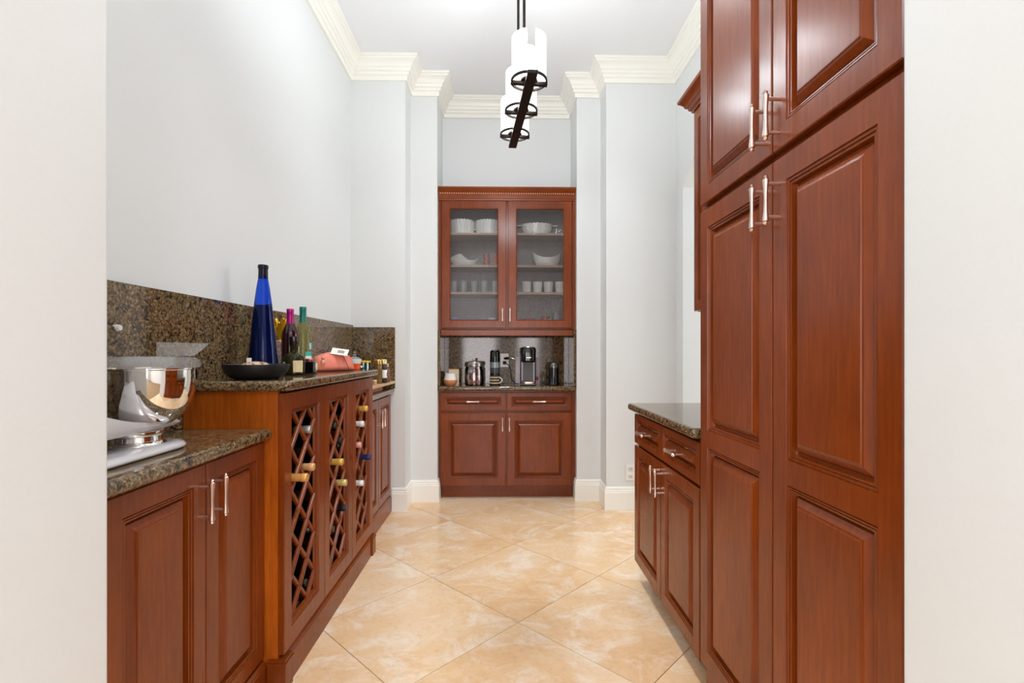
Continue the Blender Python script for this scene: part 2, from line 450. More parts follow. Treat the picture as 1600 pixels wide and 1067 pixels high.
def handle(parent, fm, u, v, vertical=True, length=0.122, stand=0.034, mat='nickel'):
    """spindle bar pull on two posts, its centre at (u, v)"""
    L = length / 2
    def P(a, d, o=0): return fm(u + (o if vertical else a), v + (a if vertical else o), d)
    m = MB()
    prof = [(-L, .0015), (-L + .004, .0042), (-L + .008, .0028), (-L + .011, .0058), (-L + .018, .0054), (-L * .45, .0040), (0, .0034), (L * .45, .0040), (L - .018, .0054), (L - .011, .0058), (L - .008, .0028), (L - .004, .0042), (L, .0015)]
    m.tube([P(a, stand) for a, r in prof], [r * 1.4 for a, r in prof], 10)
    for sgn in (-1, 1): m.tube([P(sgn * (L - 0.020), -0.0005), P(sgn * (L - 0.020), stand)], 0.0050, 8)
    return m.build('handle', M[mat], parent, angle=50)
def panel_door(T_, O, U, V, N, w, h, fw=0.052, name='door', h_at=None, ops=None, slope=0.025, fwv=None, vert=True, hl=0.122):
    fm = frame_map(O, U, V, N)
    fv = fwv or fw
    ops = ops or [(fw, w - fw, fv, h - fv)]
    d = door_frame(fm, w, h, ops).build(name, M['wood'], T_, angle=25)
    for op in ops: raised(fm, op, slope=slope).build('panel', M['wood'], d, angle=12)
    if h_at: handle(d, fm, h_at[0], h_at[1], vert, hl)
    return d
PX, PY, PZ = (1, 0, 0), (0, 1, 0), (0, 0, 1)
NX, NY = (-1, 0, 0), (0, -1, 0)

# ---- left low cabinet in the foreground
LF = -0.817                                   # door face of the two shallow cabinets
c = thing('base_cabinet', 'cherry wood base cabinet in the left foreground, below the stand mixer', 'cabinet', (LF - 0.14, 1.25, 0))
MB().box(XL + 0.002, LF - 0.022, 0.815, 1.706, 0.0, 0.866).build('body', M['wood'], c, bevel=0.0015)
for y0, y1, hy in ((1.020, 1.369, 'r'), (1.374, 1.704, 'l')):
    panel_door(c, (LF, y0, 0.118), PY, PZ, PX, y1 - y0, 0.742, h_at=((y1 - y0) - 0.030 if hy == 'r' else 0.030, 0.645))
MB().box(LF - 0.022, LF, 0.82, 1.016, 0.118, 0.860).build('filler', M['wood'], c, bevel=0.0015)
def plinth(T_, pts, z=0.100):
    pr = [(0, 0), (0.016, 0), (0.016, z - 0.018), (0.013, z - 0.014), (0.013, z - 0.010), (0.008, z - 0.004), (0.006, z), (0, z)]
    return MB().sweep(pts, pr).build('plinth', M['wood'], T_, angle=25)
plinth(c, [(LF - 0.008, 0.815), (LF - 0.008, 1.700)], 0.108)

# ---- wine cabinet
WF = -0.752; WY0, WY1 = 1.707, 2.868
wc = thing('wine_cabinet', 'tall cherry wood wine cabinet with three lattice doors along the left wall', 'cabinet', (-0.93, 2.29, 0))
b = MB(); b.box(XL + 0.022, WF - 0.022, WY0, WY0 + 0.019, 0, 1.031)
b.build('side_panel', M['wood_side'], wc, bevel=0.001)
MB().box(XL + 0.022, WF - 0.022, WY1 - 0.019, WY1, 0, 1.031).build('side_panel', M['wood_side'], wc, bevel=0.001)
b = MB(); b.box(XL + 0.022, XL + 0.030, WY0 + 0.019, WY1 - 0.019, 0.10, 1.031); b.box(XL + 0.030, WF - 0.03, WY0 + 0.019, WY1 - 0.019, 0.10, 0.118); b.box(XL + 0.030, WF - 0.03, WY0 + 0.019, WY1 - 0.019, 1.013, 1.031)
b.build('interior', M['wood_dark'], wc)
fmw = frame_map((WF, WY0, 0), PY, PZ, PX)
dw = (WY1 - WY0 - 0.004) / 3
DOORZ0, DOORH = 0.122, 0.902
BOT = []
SL = None
for k in range(3):
    y0 = WY0 + 0.002 + k * dw; ww = dw - 0.003
    fm = frame_map((WF, y0, DOORZ0), PY, PZ, PX)
    op = (0.056, ww - 0.060, 0.066, DOORH - 0.062)
    d = door_frame(fm, ww, DOORH, [op], bead=BEAD + [(0.018, -0.0205)], back=False).build('door', M['wood'], wc, angle=25)
    # lattice: two families of slats, each slat its own piece
    u0, u1, v0, v1 = op[0] + 0.012, op[1] - 0.012, op[2] + 0.012, op[3] - 0.012
    cu, cv = (0.166, 0.163, 0.132)[k], 0.896 - DOORZ0; A, Bv = 0.073, 0.0765
    hw = 0.0074
    for fam in (1, -1):
        for n in range(-14, 12):
            # line: v = cv + fam*(Bv/A)*(u-cu) + n*2*Bv
            s_ = fam * Bv / A
            pts = []
            va = cv + s_ * (u0 - cu) + n * 2 * Bv; vb = cv + s_ * (u1 - cu) + n * 2 * Bv
            ua, ub = u0, u1
            lo, hi = (v0, v1)
            def at(v): return u0 + (v - va) / s_
            if va > vb:
                if va < lo or vb > hi: continue
                if va > hi: ua = at(hi); va = hi
                if vb < lo: ub = at(lo); vb = lo
            else:
                if vb < lo or va > hi: continue
                if va < lo: ua = at(lo); va = lo
                if vb > hi: ub = at(hi); vb = hi
            if abs(ub - ua) < 0.012: continue
            dx, dv = ub - ua, vb - va; ln = math.hypot(dx, dv); nx, nv = -dv / ln * hw, dx / ln * hw
            dep = -0.013 if fam == 1 else -0.018
            m = MB()
            prof = [(-1.0, -0.010), (-1.0, 0.0), (-0.55, 0.0035), (0.55, 0.0035), (1.0, 0.0), (1.0, -0.010)]
            ra = [fm(ua + nx * p, va + nv * p, dep + q) for p, q in prof]; rb = [fm(ub + nx * p, vb + nv * p, dep + q) for p, q in prof]
            m.rings([ra, rb], cap0=True, cap1=True).build('slat', M['wood'], d, angle=60)
plinth(wc, [(WF - 0.014, WY0 + 0.001), (WF - 0.014, WY1 - 0.001)], 0.112)
for y0, y1 in ((WY0 - 0.012, WY0 + 0.050), (WY1 - 0.04, WY1 + 0.024)):
    m = MB(); m.box(LF + 0.012, WF + 0.010, y0, y1, 0, 0.092)
    m.box(LF + 0.010, WF + 0.013, y0 - 0.003, y1 + 0.003, 0.092, 0.100); m.box(LF + 0.012, WF + 0.009, y0 + 0.001, y1 - 0.001, 0.100, 0.110)
    m.build('foot', M['wood'], wc, bevel=0.0015)

# ---- far left shallow cabinet
fc = thing('base_cabinet', 'narrow cherry wood base cabinet between the wine cabinet and the white pier', 'cabinet', (LF - 0.14, 3.25, 0))
MB().box(XL + 0.002, LF - 0.022, WY1 + 0.002, Y1 - 0.018, 0, 0.866).build('body', M['wood'], fc, bevel=0.0015)
for y0, y1, hh in ((2.900, 3.252, 'r'), (3.257, 3.610, 'l')):
    panel_door(fc, (LF, y0, 0.130), PY, PZ, PX, y1 - y0, 0.725, h_at=((y1 - y0) - 0.030 if hh == 'r' else 0.030, 0.600))
plinth(fc, [(LF - 0.012, WY1 + 0.03), (LF - 0.012, Y1 - 0.018)], 0.118)

# ---- counters and splashbacks
def slab(name, x0, x1, y0, y1, z1, label, t=0.037, cat='worktop'):
    return tag(MB().box(x0, x1, y0, y1, z1 - t, z1).build(name, M['granite'], bevel=0.015, seg=3, angle=40), label, cat)
slab('countertop', XL + 0.022, LF + 0.028, 0.815, WY0 - 0.001, TOP, 'speckled brown granite countertop under the stand mixer')
slab('countertop', XL + 0.022, WF + 0.028, WY0 - 0.028, WY1 + 0.022, 1.069, 'raised speckled granite countertop on the wine cabinet, under the bottles')
slab('countertop', XL + 0.022, LF + 0.028, WY1 + 0.003, Y1 - 0.021, TOP, 'short granite countertop beside the white pier, under a pale board')
tag(MB().box(XL + 0.0005, XL + 0.0205, 0.815, Y1 - 0.0005, TOP + 0.0005, 1.368).build('splashback', M['granite'], bevel=0.0015), 'long polished granite splashback along the left wall', 'splashback')
tag(MB().box(XL + 0.021, -0.789, Y1 - 0.0205, Y1 - 0.0005, TOP - 0.002, 1.352).build('splashback', M['granite'], bevel=0.0015), 'small granite splashback on the front of the left white pier', 'splashback')

# ---- right side: tall pantry cabinet
TF = 0.675
tc = thing('pantry_cabinet', 'tall cherry wood pantry cabinet with four panel doors on the right', 'cabinet', (0.98, 1.24, 0))
MB().box(TF + 0.022, XR - 0.002, 0.812, 1.664, 0.0, 2.50).build('body', M['wood'], tc, bevel=0.0015)
ym = 1.216
for y0, y1, hs in ((0.814, ym - 0.003, 1), (ym + 0.003, 1.662, 0)):
    wd = y1 - y0
    # seen from the aisle u runs towards the camera
    O = (TF, y1, 0.118); U = NY
    hu = 0.030 if hs else wd - 0.030
    ops = [(0.056, wd - 0.056, 0.062, 0.852 - 0.118), (0.056, wd - 0.056, 0.909 - 0.118, 1.522 - 0.062)]
    panel_door(tc, O, U, PZ, NX, wd, 1.522, ops=ops, h_at=(hu, 1.418))
    panel_door(tc, (TF, y1, 1.662), U, PZ, NX, wd, 0.780, fw=0.056, h_at=(hu, 0.080))
MB().sweep([(TF + 0.024, 0.812), (TF + 0.024, 1.664)][::-1], [(0, 2.445), (0.012, 2.445), (0.014, 2.46), (0.03, 2.475), (0.04, 2.495), (0.055, 2.51), (0.055, 2.52), (0, 2.52)]).build('cornice', M['wood'], tc, angle=25)

# ---- right base cabinet with two drawers
RF = 0.678; RY0, RY1 = 1.668, 2.510
rc = thing('base_cabinet', 'cherry wood base cabinet with two drawers at the end of the right run', 'cabinet', (0.98, 2.09, 0))
MB().box(RF + 0.022, XR - 0.002, RY0, RY1, 0.10, 0.866).build('body', M['wood'], rc, bevel=0.0015)
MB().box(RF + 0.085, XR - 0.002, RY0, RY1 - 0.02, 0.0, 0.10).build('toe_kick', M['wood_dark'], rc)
for y0, y1, hs in ((1.680, 2.088, 1), (2.094, 2.506, 0)):
    wd = y1 - y0
    panel_door(rc, (RF, y1, 0.102), NY, PZ, NX, wd, 0.592, h_at=(0.030 if hs else wd - 0.030, 0.512))
    panel_door(rc, (RF, y1, 0.706), NY, PZ, NX, wd, 0.148, fw=0.030, name='drawer', slope=0.018, h_at=(wd / 2, 0.074), vert=False, hl=0.115)
slab('countertop', RF - 0.030, XR - 0.001, RY0 + 0.0005, RY1 + 0.026, TOP, 'speckled granite countertop on the right beside the tall pantry cabinet')
# ---- right wall cabinet
UF = 0.985
uc = thing('hanging_cabinet', 'cherry wood wall cabinet hung above the right granite countertop', 'cabinet', (1.14, 2.09, 1.37))
MB().box(UF + 0.022, XR - 0.001, RY0, RY1, 1.375, 2.44).build('body', M['wood'], uc, bevel=0.0015)
for y0, y1 in ((1.676, 2.088), (2.094, 2.506)):
    panel_door(uc, (UF, y1, 1.378), NY, PZ, NX, y1 - y0, 1.020, h_at=None)
MB().box(UF + 0.05, UF + 0.07, RY0 + 0.01, RY1 - 0.04, 1.325, 1.375).build('light_rail', M['wood'], uc, bevel=0.0015)
cor = [(0, 2.402), (0.010, 2.402), (0.012, 2.412), (0.022, 2.418), (0.026, 2.432), (0.036, 2.436), (0.042, 2.452), (0.056, 2.466), (0.064, 2.470), (0.066, 2.484), (0, 2.484)]
MB().sweep([(XR - 0.001, RY1), (UF + 0.004, RY1), (UF + 0.004, RY0)][::-1], [(-d, z) for d, z in cor]).build('cornice', M['wood'], uc, angle=25)

# ---- back alcove base cabinet
BF = 3.90
bc = thing('base_cabinet', 'cherry wood base cabinet with two drawers in the back alcove, below the coffee maker', 'cabinet', (0.035, 4.05, 0))
MB().box(XB + 0.002, XC - 0.002, BF + 0.022, Y3 - 0.001, 0.10, 0.861).build('body', M['wood'], bc, bevel=0.0015)
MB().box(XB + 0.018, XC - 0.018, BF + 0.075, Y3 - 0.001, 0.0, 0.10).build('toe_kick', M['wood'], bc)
for x0, x1, hs in ((-0.488, 0.024, 1), (0.037, 0.549, 0)):
    wd = x1 - x0
    panel_door(bc, (x0, BF, 0.108), PX, PZ, NY, wd, 0.578, fw=0.060, h_at=(wd - 0.024 if hs else 0.018, 0.490), hl=0.116)
    panel_door(bc, (x0, BF, 0.704), PX, PZ, NY, wd, 0.144, fw=0.034, name='drawer', slope=0.014, h_at=(wd / 2, 0.074), vert=False, hl=0.112)
BTOP = 0.900
slab('countertop', XB + 0.001, XC - 0.001, BF - 0.028, Y3 - 0.022, BTOP, 'granite countertop in the back alcove, under the coffee maker')
tag(MB().box(XB + 0.021, XC - 0.021, Y3 - 0.0205, Y3 - 0.0005, BTOP + 0.0005, 1.315).build('splashback', M['granite'], bevel=0.001), 'polished granite splashback behind the coffee maker in the alcove', 'splashback')
tag(MB().box(XB + 0.0005, XB + 0.0205, BF - 0.026, Y3 - 0.0005, BTOP + 0.0005, 1.345).build('splashback', M['granite'], bevel=0.001), 'narrow granite side splashback at the left end of the alcove', 'splashback')
tag(MB().box(XC - 0.0205, XC - 0.0005, BF - 0.026, Y3 - 0.0005, BTOP + 0.0005, 1.345).build('splashback', M['granite'], bevel=0.001), 'narrow granite side splashback at the right end of the alcove', 'splashback')

# ---- back alcove display cabinet with reeded glass doors
gc = thing('display_cabinet', 'cherry wood wall cabinet with two reeded glass doors in the back alcove', 'cabinet', (0.035, 4.05, 1.35))
x0, x1 = XB + 0.022, XC - 0.022
m = MB(); m.box(x0, x0 + 0.018, BF + 0.022, Y3 - 0.002, 1.352, 2.40); m.box(x1 - 0.018, x1, BF + 0.022, Y3 - 0.002, 1.352, 2.40)
m.box(x0 + 0.018, x1 - 0.018, BF + 0.022, Y3 - 0.002, 1.352, 1.4028); m.box(x0 + 0.018, x1 - 0.018, BF + 0.022, Y3 - 0.002, 2.378, 2.40)
m.box(0.016, 0.050, BF + 0.022, BF + 0.040, 1.4030, 2.378)
m.build('body', M['wood'], gc)
m = MB(); a, b_ = x0 + 0.0182, x1 - 0.0182; y_0 = BF + 0.044
m.box(a, a + 0.003, y_0, Y3 - 0.013, 1.4050, 2.3778); m.box(b_ - 0.003, b_, y_0, Y3 - 0.013, 1.4050, 2.3778)
m.box(a + 0.003, b_ - 0.003, y_0, Y3 - 0.013, 2.3748, 2.3778); m.box(a + 0.003, b_ - 0.003, y_0, Y3 - 0.013, 1.4030, 1.4048)
m.build('lining', plain('pale_cabinet_lining', srgb(214, 196, 182), 0.4), gc)
MB().box(x0 + 0.018, x1 - 0.018, Y3 - 0.012, Y3 - 0.002, 1.4030, 2.378).build('back_panel', plain('cabinet_back_panel', srgb(152, 140, 138), 0.4), gc)
for a in (XB + 0.002, XC - 0.022):
    MB().box(a, a + 0.020, BF + 0.006, BF + 0.024, 1.347, 2.40).build('stile', M['wood'], gc, bevel=0.001)
MB().box(XB + 0.022, XC - 0.022, BF + 0.002, BF + 0.024, 1.300, 1.346).build('valance', M['wood'], gc, bevel=0.003)
# dishes and shelves stand at these heights
SHELF = [1.405, 1.652, 1.870, 2.128]
sh = plain('shelf_wood', srgb(196, 166, 146), 0.4)
for z in SHELF[1:]:
    MB().box(x0 + 0.0215, x1 - 0.0215, BF + 0.046, Y3 - 0.013, z - 0.018, z).build('shelf', sh, gc, bevel=0.001)
for a, b_, hs in ((-0.482, 0.028, 1), (0.046, 0.553, 0)):
    wd = b_ - a; fm = frame_map((a, BF, 1.362), PX, PZ, NY); hgt = 1.010
    op = (0.062, wd - 0.060, 0.056, hgt - 0.058)
    d = door_frame(fm, wd, hgt, [op], bead=[(0, 0), (0.003, -0.003), (0.006, -0.002), (0.008, -0.006), (0.008, -0.021)], back=False).build('door', M['wood'], gc, angle=25)
    g = MB(); n = 36; gu0, gu1 = op[0] + 0.004, op[1] - 0.004; st = (gu1 - gu0) / n; top = []; 
    for k in range(n):
        for q in range(4):
            u = gu0 + st * (k + q / 4); top.append((u, -0.0115 + 0.0034 * math.sin(PI * q / 4)))
    top.append((gu1, -0.0105))
    ra = [fm(u, op[2] + 0.004, z) for u, z in top]; rb = [fm(u, op[3] - 0.004, z) for u, z in top]
    k = len(ra)
    g.add(ra + rb, [(i, i + 1, k + i + 1, k + i) for i in range(k - 1)])
    g.build('pane', M['reeded'], d, angle=80)
    handle(d, fm, wd - 0.028 if hs else 0.013, 0.100, True, 0.115, 0.03)
# cornice with a dentil strip
m = MB().sweep([(XB + 0.003, BF + 0.02), (XC - 0.003, BF + 0.02)], [(0, 2.374), (0.022, 2.374), (0.024, 2.384), (0.028, 2.388), (0.029, 2.418), (0.027, 2.420), (0.027, 2.432), (0.033, 2.436), (0.038, 2.448), (0.046, 2.458), (0.050, 2.462), (0.050, 2.474), (0, 2.474)])
m.build('cornice', M['wood'], gc, angle=25)
m = MB(); n = 60
for k in range(n):
    x = XB + 0.012 + (XC - XB - 0.024) * (k + 0.5) / n
    m.box(x - 0.0045, x + 0.0045, BF - 0.0135, BF - 0.006, 2.4205, 2.4315)
dn = m.build('dentil_strip', plain('dentil_wood', srgb(196, 128, 88), 0.4), gc); dn['kind'] = 'stuff'

#PROPS
# ------------------------------------------------------------------ pendant lamp over the aisle
def rot2(x, y, a): return (x * math.cos(a) - y * math.sin(a), x * math.sin(a) + y * math.cos(a))
pz = 2.283; pc = (0.088, 2.307)
pa = math.atan2(0.047, 0.505)          # the bar is turned slightly to the left at its far end
pd = thing('pendant_lamp', 'bronze bar pendant lamp with three lit white glass cylinders', 'lamp', (pc[0], pc[1], pz), pa)
MB().box(-0.021, 0.021, -0.362, 0.362, -0.007, 0.007).build('bar', M['bronze'], pd, local=True, bevel=0.0015)
for y in (-0.105, 0.108):
    MB().tube([(0, y, 0.005), (0, y, CEIL - pz - 0.014)], 0.0065, 10).build('rod', M['bronze'], pd, local=True)
MB().box(-0.06, 0.06, -0.19, 0.19, CEIL - pz - 0.024, CEIL - pz - 0.002).build('canopy', M['bronze'], pd, local=True, bevel=0.003)
for y in (-0.2535, 0.0, 0.2535):
    MB().box(-0.077, 0.077, y - 0.009, y + 0.009, 0.002, 0.016).build('cross_arm', M['bronze'], pd, local=True, bevel=0.001)
    r1 = MB(); n = 32
    r1.lathe([(0.0700, 0.014), (0.0770, 0.014), (0.0770, 0.023), (0.0700, 0.023), (0.0700, 0.014)], (0, y, 0), n)
    r1.build('ring', M['bronze'], pd, local=True)
    MB().lathe([(0, 0.016), (0.036, 0.016), (0.037, 0.022), (0.030, 0.030), (0, 0.030)], (0, y, 0), 24).build('lamp_holder', M['bronze'], pd, local=True)
    MB().lathe([(0, 0.0305), (0.031, 0.031), (0.032, 0.150), (0.024, 0.158), (0, 0.160)], (0, y, 0), 20).build('inner_tube', M['tube'], pd, local=True)
    for sd in (0, 1):                  # two curved glass panels, open towards both ends of the bar
        g = MB(); a0 = -PI / 2 + 0.27 + sd * PI; a1 = PI / 2 - 0.27 + sd * PI; q = 18
        inn = [(0.0690 * math.cos(a0 + (a1 - a0) * k / q), 0.0690 * math.sin(a0 + (a1 - a0) * k / q)) for k in range(q + 1)]
        out = [(0.0730 * math.cos(a0 + (a1 - a0) * k / q), 0.0730 * math.sin(a0 + (a1 - a0) * k / q)) for k in range(q + 1)]
        vs = [(x, yy + y, z) for z in (0.0235, 0.197) for x, yy in inn + out]; k = q + 1; fs = []
        for i in range(q):
            fs += [(i, i + 1, 2 * k + i + 1, 2 * k + i), (k + i, 3 * k + i, 3 * k + i + 1, k + i + 1), (2 * k + i, 2 * k + i + 1, 3 * k + i + 1, 3 * k + i), (i, k + i, k + i + 1, i + 1)]
        fs += [(0, 2 * k, 3 * k, k), (q, k + q, 3 * k + q, 2 * k + q)]
        g.add(vs, fs).build('glass_panel', M['shade'], pd, local=True, angle=40)
    l = bpy.data.lights.new('pendant_bulb', 'POINT'); l.energy = BULB; l.shadow_soft_size = 0.03; l.color = (0.88, 0.95, 1.0)
    o = bpy.data.objects.new('pendant_bulb', l); COL.objects.link(o); o.parent = pd; o.location = (0, y, 0.195)

# ------------------------------------------------------------------ wine bottles lying in the lattice
GLASS_DK = plain('dark_bottle_glass', srgb(16, 18, 14), 0.08, coat=0.5)
def cap_mat(name, c, metal=0.2): return plain(name, c, 0.3, metal, mottled=0.08)
CAPS = {
    'silver': cap_mat('silver_foil', srgb(188, 184, 178), 0.7), 'tan': cap_mat('tan_foil', srgb(222, 172, 116)), 'gold': cap_mat('gold_foil', srgb(226, 168, 92), 0.35),
    'gold2': cap_mat('yellow_gold_foil', srgb(222, 176, 80), 0.35), 'black': cap_mat('black_foil', srgb(24, 24, 26)), 'white': cap_mat('white_foil', srgb(232, 228, 226)),
    'pink': cap_mat('pink_foil', srgb(234, 170, 158)), 'blue': cap_mat('navy_foil', srgb(26, 40, 92)), 'cream': cap_mat('cream_gold_foil', srgb(214, 190, 120), 0.3)}
def rack_bottle(door, i, j, tipx, cap, label, du=0.0, dz=-0.018):
    cu = (0.166, 0.163, 0.132)[door]
    y = WY0 + 0.002 + door * dw + cu + 0.073 * i + du; z = 0.896 + 0.0765 * j + dz
    L = 0.300; bx = tipx - L
    t = thing('wine_bottle', label, 'bottle', (bx, y, z), group='wine bottles lying in the lattice rack')
    body = MB().lathe([(0, 0.008), (0.020, 0.002), (0.034, 0.0), (0.0365, 0.006), (0.0365, 0.170), (0.034, 0.186), (0.024, 0.206), (0.0155, 0.226), (0.0140, 0.240), (0.0136, 0.262)], (0, 0, 0), 20, 'x')
    body.build('body', GLASS_DK, t, local=True)
    MB().lathe([(0.0140, 0.236), (0.0145, 0.238), (0.0143, 0.279), (0.0158, 0.281), (0.0158, 0.297), (0.0140, 0.300), (0.0, 0.300)], (0, 0, 0), 20, 'x').build('capsule', CAPS[cap], t, local=True)
for a in (
    (0, 1, 0, -0.756, 'silver', 'wine bottle with a silver capsule, topmost in the near lattice door', 0.006, -0.034),
    (0, 1, -2, -0.745, 'tan', 'wine bottle with a tan capsule beside the far edge of the near lattice door', 0.010, -0.030),
    (0, -1, -2, -0.712, 'gold', 'wine bottle with a gold capsule sticking far out of the near lattice door', 0.006, -0.034),
    (1, 0, -1, -0.755, 'black', 'upper of the two black capped wine bottles near the top of the middle lattice door', -0.006, 0.014),
    (1, 1, -2, -0.750, 'black', 'black capped wine bottle just below the topmost one in the middle lattice door', -0.020, 0.014),
    (1, 0, -3, -0.722, 'gold2', 'wine bottle with a yellow gold capsule sticking out of the middle lattice door', -0.018, 0.004),
    (1, 1, -4, -0.735, 'cream', 'wine bottle with a cream and gold capsule below the yellow gold one', 0.0, -0.038),
    (1, 1, -6, -0.732, 'black', 'black capped wine bottle below the cream and gold one in the middle door', -0.012, 0.0),
    (1, 0, -7, -0.765, 'black', 'black capped wine bottle lowest in the middle lattice door', -0.016, 0.004),
    (2, 1, 0, -0.732, 'gold2', 'wine bottle with a gold capsule topmost in the far lattice door', -0.006, -0.034),
    (2, 0, -1, -0.735, 'white', 'wine bottle with a white capsule above the pink one in the far lattice door', 0.008, -0.032),
    (2, 0, -3, -0.742, 'pink', 'wine bottle with a pink capsule in the far lattice door', -0.018, 0.014),
    (2, 1, -4, -0.710, 'blue', 'wine bottle with a navy blue capsule sticking out of the far lattice door', -0.024, 0.012),
    (2, 0, -5, -0.735, 'white', 'wine bottle with a white capsule below the navy one in the far lattice door', 0.0, -0.038),
    (0, 1, -8, -0.775, 'black', 'black capped wine bottle in the shade low in the near lattice door', 0.010, -0.028),
    (0, 0, -9, -0.775, 'black', 'black capped wine bottle lowest in the near lattice door', 0.0, 0.0)):
    rack_bottle(*a)

# ------------------------------------------------------------------ stand mixer on the near left counter
mxr = thing('stand_mixer', 'silver white stand mixer with a polished steel bowl on the near left counter', 'mixer', (-0.958, 1.350, TOP))
def stadium(r, y0, y1, z, n=14, sx=1.0):
    p = [(r * math.cos(PI * k / n) * sx, y1 + r * math.sin(PI * k / n), z) for k in range(n + 1)]
    return p + [(r * math.cos(PI + PI * k / n) * sx, y0 + r * math.sin(PI + PI * k / n), z) for k in range(n + 1)]
m = MB().rings([stadium(0.086, -0.34, -0.016, 0.0005), stadium(0.093, -0.34, -0.016, 0.005), stadium(0.094, -0.34, -0.016, 0.009), stadium(0.088, -0.34, -0.016, 0.0160), stadium(0.072, -0.34, -0.018, 0.0200)], cap0=True)
m.build('base', M['silver_paint'], mxr, local=True, angle=60)
# column rising behind the bowl
col = []
for z, yc_, rx, ry in ((0.0202, -0.330, 0.044, 0.050), (0.050, -0.332, 0.040, 0.046), (0.090, -0.334, 0.036, 0.044), (0.15, -0.334, 0.036, 0.042), (0.215, -0.330, 0.040, 0.048), (0.25, -0.325, 0.050, 0.058), (0.275, -0.322, 0.046, 0.052)):
    col.append([(rx * math.cos(2 * PI * k / 24), yc_ + ry * math.sin(2 * PI * k / 24), z) for k in range(24)])
MB().rings(col, cap0=True).build('column', M['silver_paint'], mxr, local=True, angle=60)
# tilted-back motor head
hd_ = []
ax_ = Vector((0, -0.42, 0.907)).normalized(); b0 = Vector((0, -0.330, 0.262))
for s_, r_ in ((-0.02, 0.03), (0.0, 0.052), (0.05, 0.062), (0.14, 0.066), (0.22, 0.063), (0.28, 0.052), (0.305, 0.030), (0.31, 0.01)):
    c_ = b0 + ax_ * s_; e1 = Vector((1, 0, 0)); e2 = ax_.cross(e1)
    hd_.append([tuple(c_ + e1 * r_ * math.cos(2 * PI * k / 24) + e2 * r_ * math.sin(2 * PI * k / 24)) for k in range(24)])
MB().rings(hd_, cap0=True).build('motor_head', M['silver_paint'], mxr, local=True, angle=60)
MB().lathe([(0, 0.048), (0.006, 0.048), (0.008, 0.052), (0.008, 0.062), (0.006, 0.066), (0, 0.066)], (0, -0.185, 0.318), 16, 'x').build('knob', M['steel'], mxr, local=True)
# swooping bracket that runs from the column down under the bowl and ends in a lip
sw = []
for k in range(15):
    f_ = k / 14; y = -0.300 + 0.364 * f_
    zt = 0.0725 + 0.085 * (1 - f_) ** 2.3; zb = 0.0570
    wx = 0.050 * (1 - 0.10 * f_ ** 3)
    if k == 14: wx, zt, zb = 0.043, 0.0715, 0.0585
    sw.append([(-wx * 0.85, y, zb), (wx * 0.85, y, zb), (wx, y, (zb + zt) / 2), (wx * 0.94, y, zt - 0.003), (wx * 0.8, y, zt), (-wx * 0.8, y, zt), (-wx * 0.94, y, zt - 0.003), (-wx, y, (zb + zt) / 2)])
MB().rings(sw, cap0=True).build('bracket', M['silver_paint'], mxr, local=True, angle=50)
MB().lathe([(0, 0.0202), (0.066, 0.0202), (0.068, 0.023), (0.064, 0.029), (0.058, 0.032), (0.057, 0.043), (0.062, 0.048), (0.062, 0.0565), (0, 0.0565)], (0, -0.050, 0), n=40).build('bowl_seat', M['steel'], mxr, local=True, angle=50)
bp = [(0, 0.0685), (0.048, 0.0685), (0.056, 0.071), (0.070, 0.083), (0.086, 0.102), (0.099, 0.127), (0.1075, 0.156), (0.1105, 0.184), (0.1110, 0.214), (0.1135, 0.216), (0.1135, 0.219), (0.1100, 0.219)]
bp2 = [(0.1085, 0.214), (0.1080, 0.184), (0.1050, 0.156), (0.0965, 0.129), (0.083, 0.105), (0.066, 0.086), (0.050, 0.074), (0, 0.072)]
MB().lathe(bp + bp2, n=64).build('bowl', M['steel'], mxr, local=True, angle=35)
MB().lathe([(0.060, 0.222), (0.108, 0.220), (0.1195, 0.2195), (0.1205, 0.228), (0.117, 0.240), (0.106, 0.247), (0.072, 0.250), (0.060, 0.250), (0.060, 0.222)], n=48).build('pouring_shield', M['acrylic'], mxr, local=True, angle=40)
ch = MB()
q0 = [(0.040, -0.03, 0.2505), (0.085, -0.03, 0.2505), (0.078, 0.070, 0.2505), (0.040, 0.070, 0.2505)]
q1 = [(0.040, -0.03, 0.288), (0.088, -0.03, 0.288), (0.084, 0.135, 0.288), (0.036, 0.135, 0.288)]
ch.rings([q0, q1], cap1=False).build('pouring_chute', M['acrylic'], mxr, local=True)

# ------------------------------------------------------------------ things on the raised counter
WT = 1.069 + 0.0004
bw = thing('bowl', 'shallow black bowl at the near end of the raised counter', 'bowl', (-0.900, 1.815, WT))
MB().lathe([(0, 0.0), (0.070, 0.0), (0.086, 0.006), (0.104, 0.026), (0.1125, 0.050), (0.1115, 0.054), (0.1085, 0.052), (0.100, 0.028), (0.082, 0.012), (0, 0.010)], n=48).build('bowl_body', M['black_matte'], bw, local=True, angle=45)
tag(MB().lathe([(0, 0), (0.040, 0.004), (0.058, 0.018), (0.052, 0.034), (0.034, 0.048), (0, 0.054)], (-0.902, 1.812, WT + 0.0115), 20, sq=2.6).build('geode', None), 'brown banded stone lying in the black bowl', 'stone')
t_ = NT('banded_stone'); v_ = t_.coords((1, 1, 1), rand=False); n_ = t_.noise(v_, 26, 5, 0.6, 2.2)
t_.link(t_.ramp(n_, [(0.35, srgb(96, 74, 60)), (0.48, srgb(184, 140, 108)), (0.55, srgb(214, 190, 168)), (0.68, srgb(120, 98, 84))]), t_.b.inputs['Base Color']); t_.b.inputs['Roughness'].default_value = 0.25
bpy.data.objects['geode'].data.materials.append(t_.m)
tag(MB().box(-0.934, -0.918, 1.772, 1.778, WT + 0.056, WT + 0.078).build('tag_card', M['paper'], bevel=0.001), 'small white tag standing on the stone in the black bowl', 'tag')
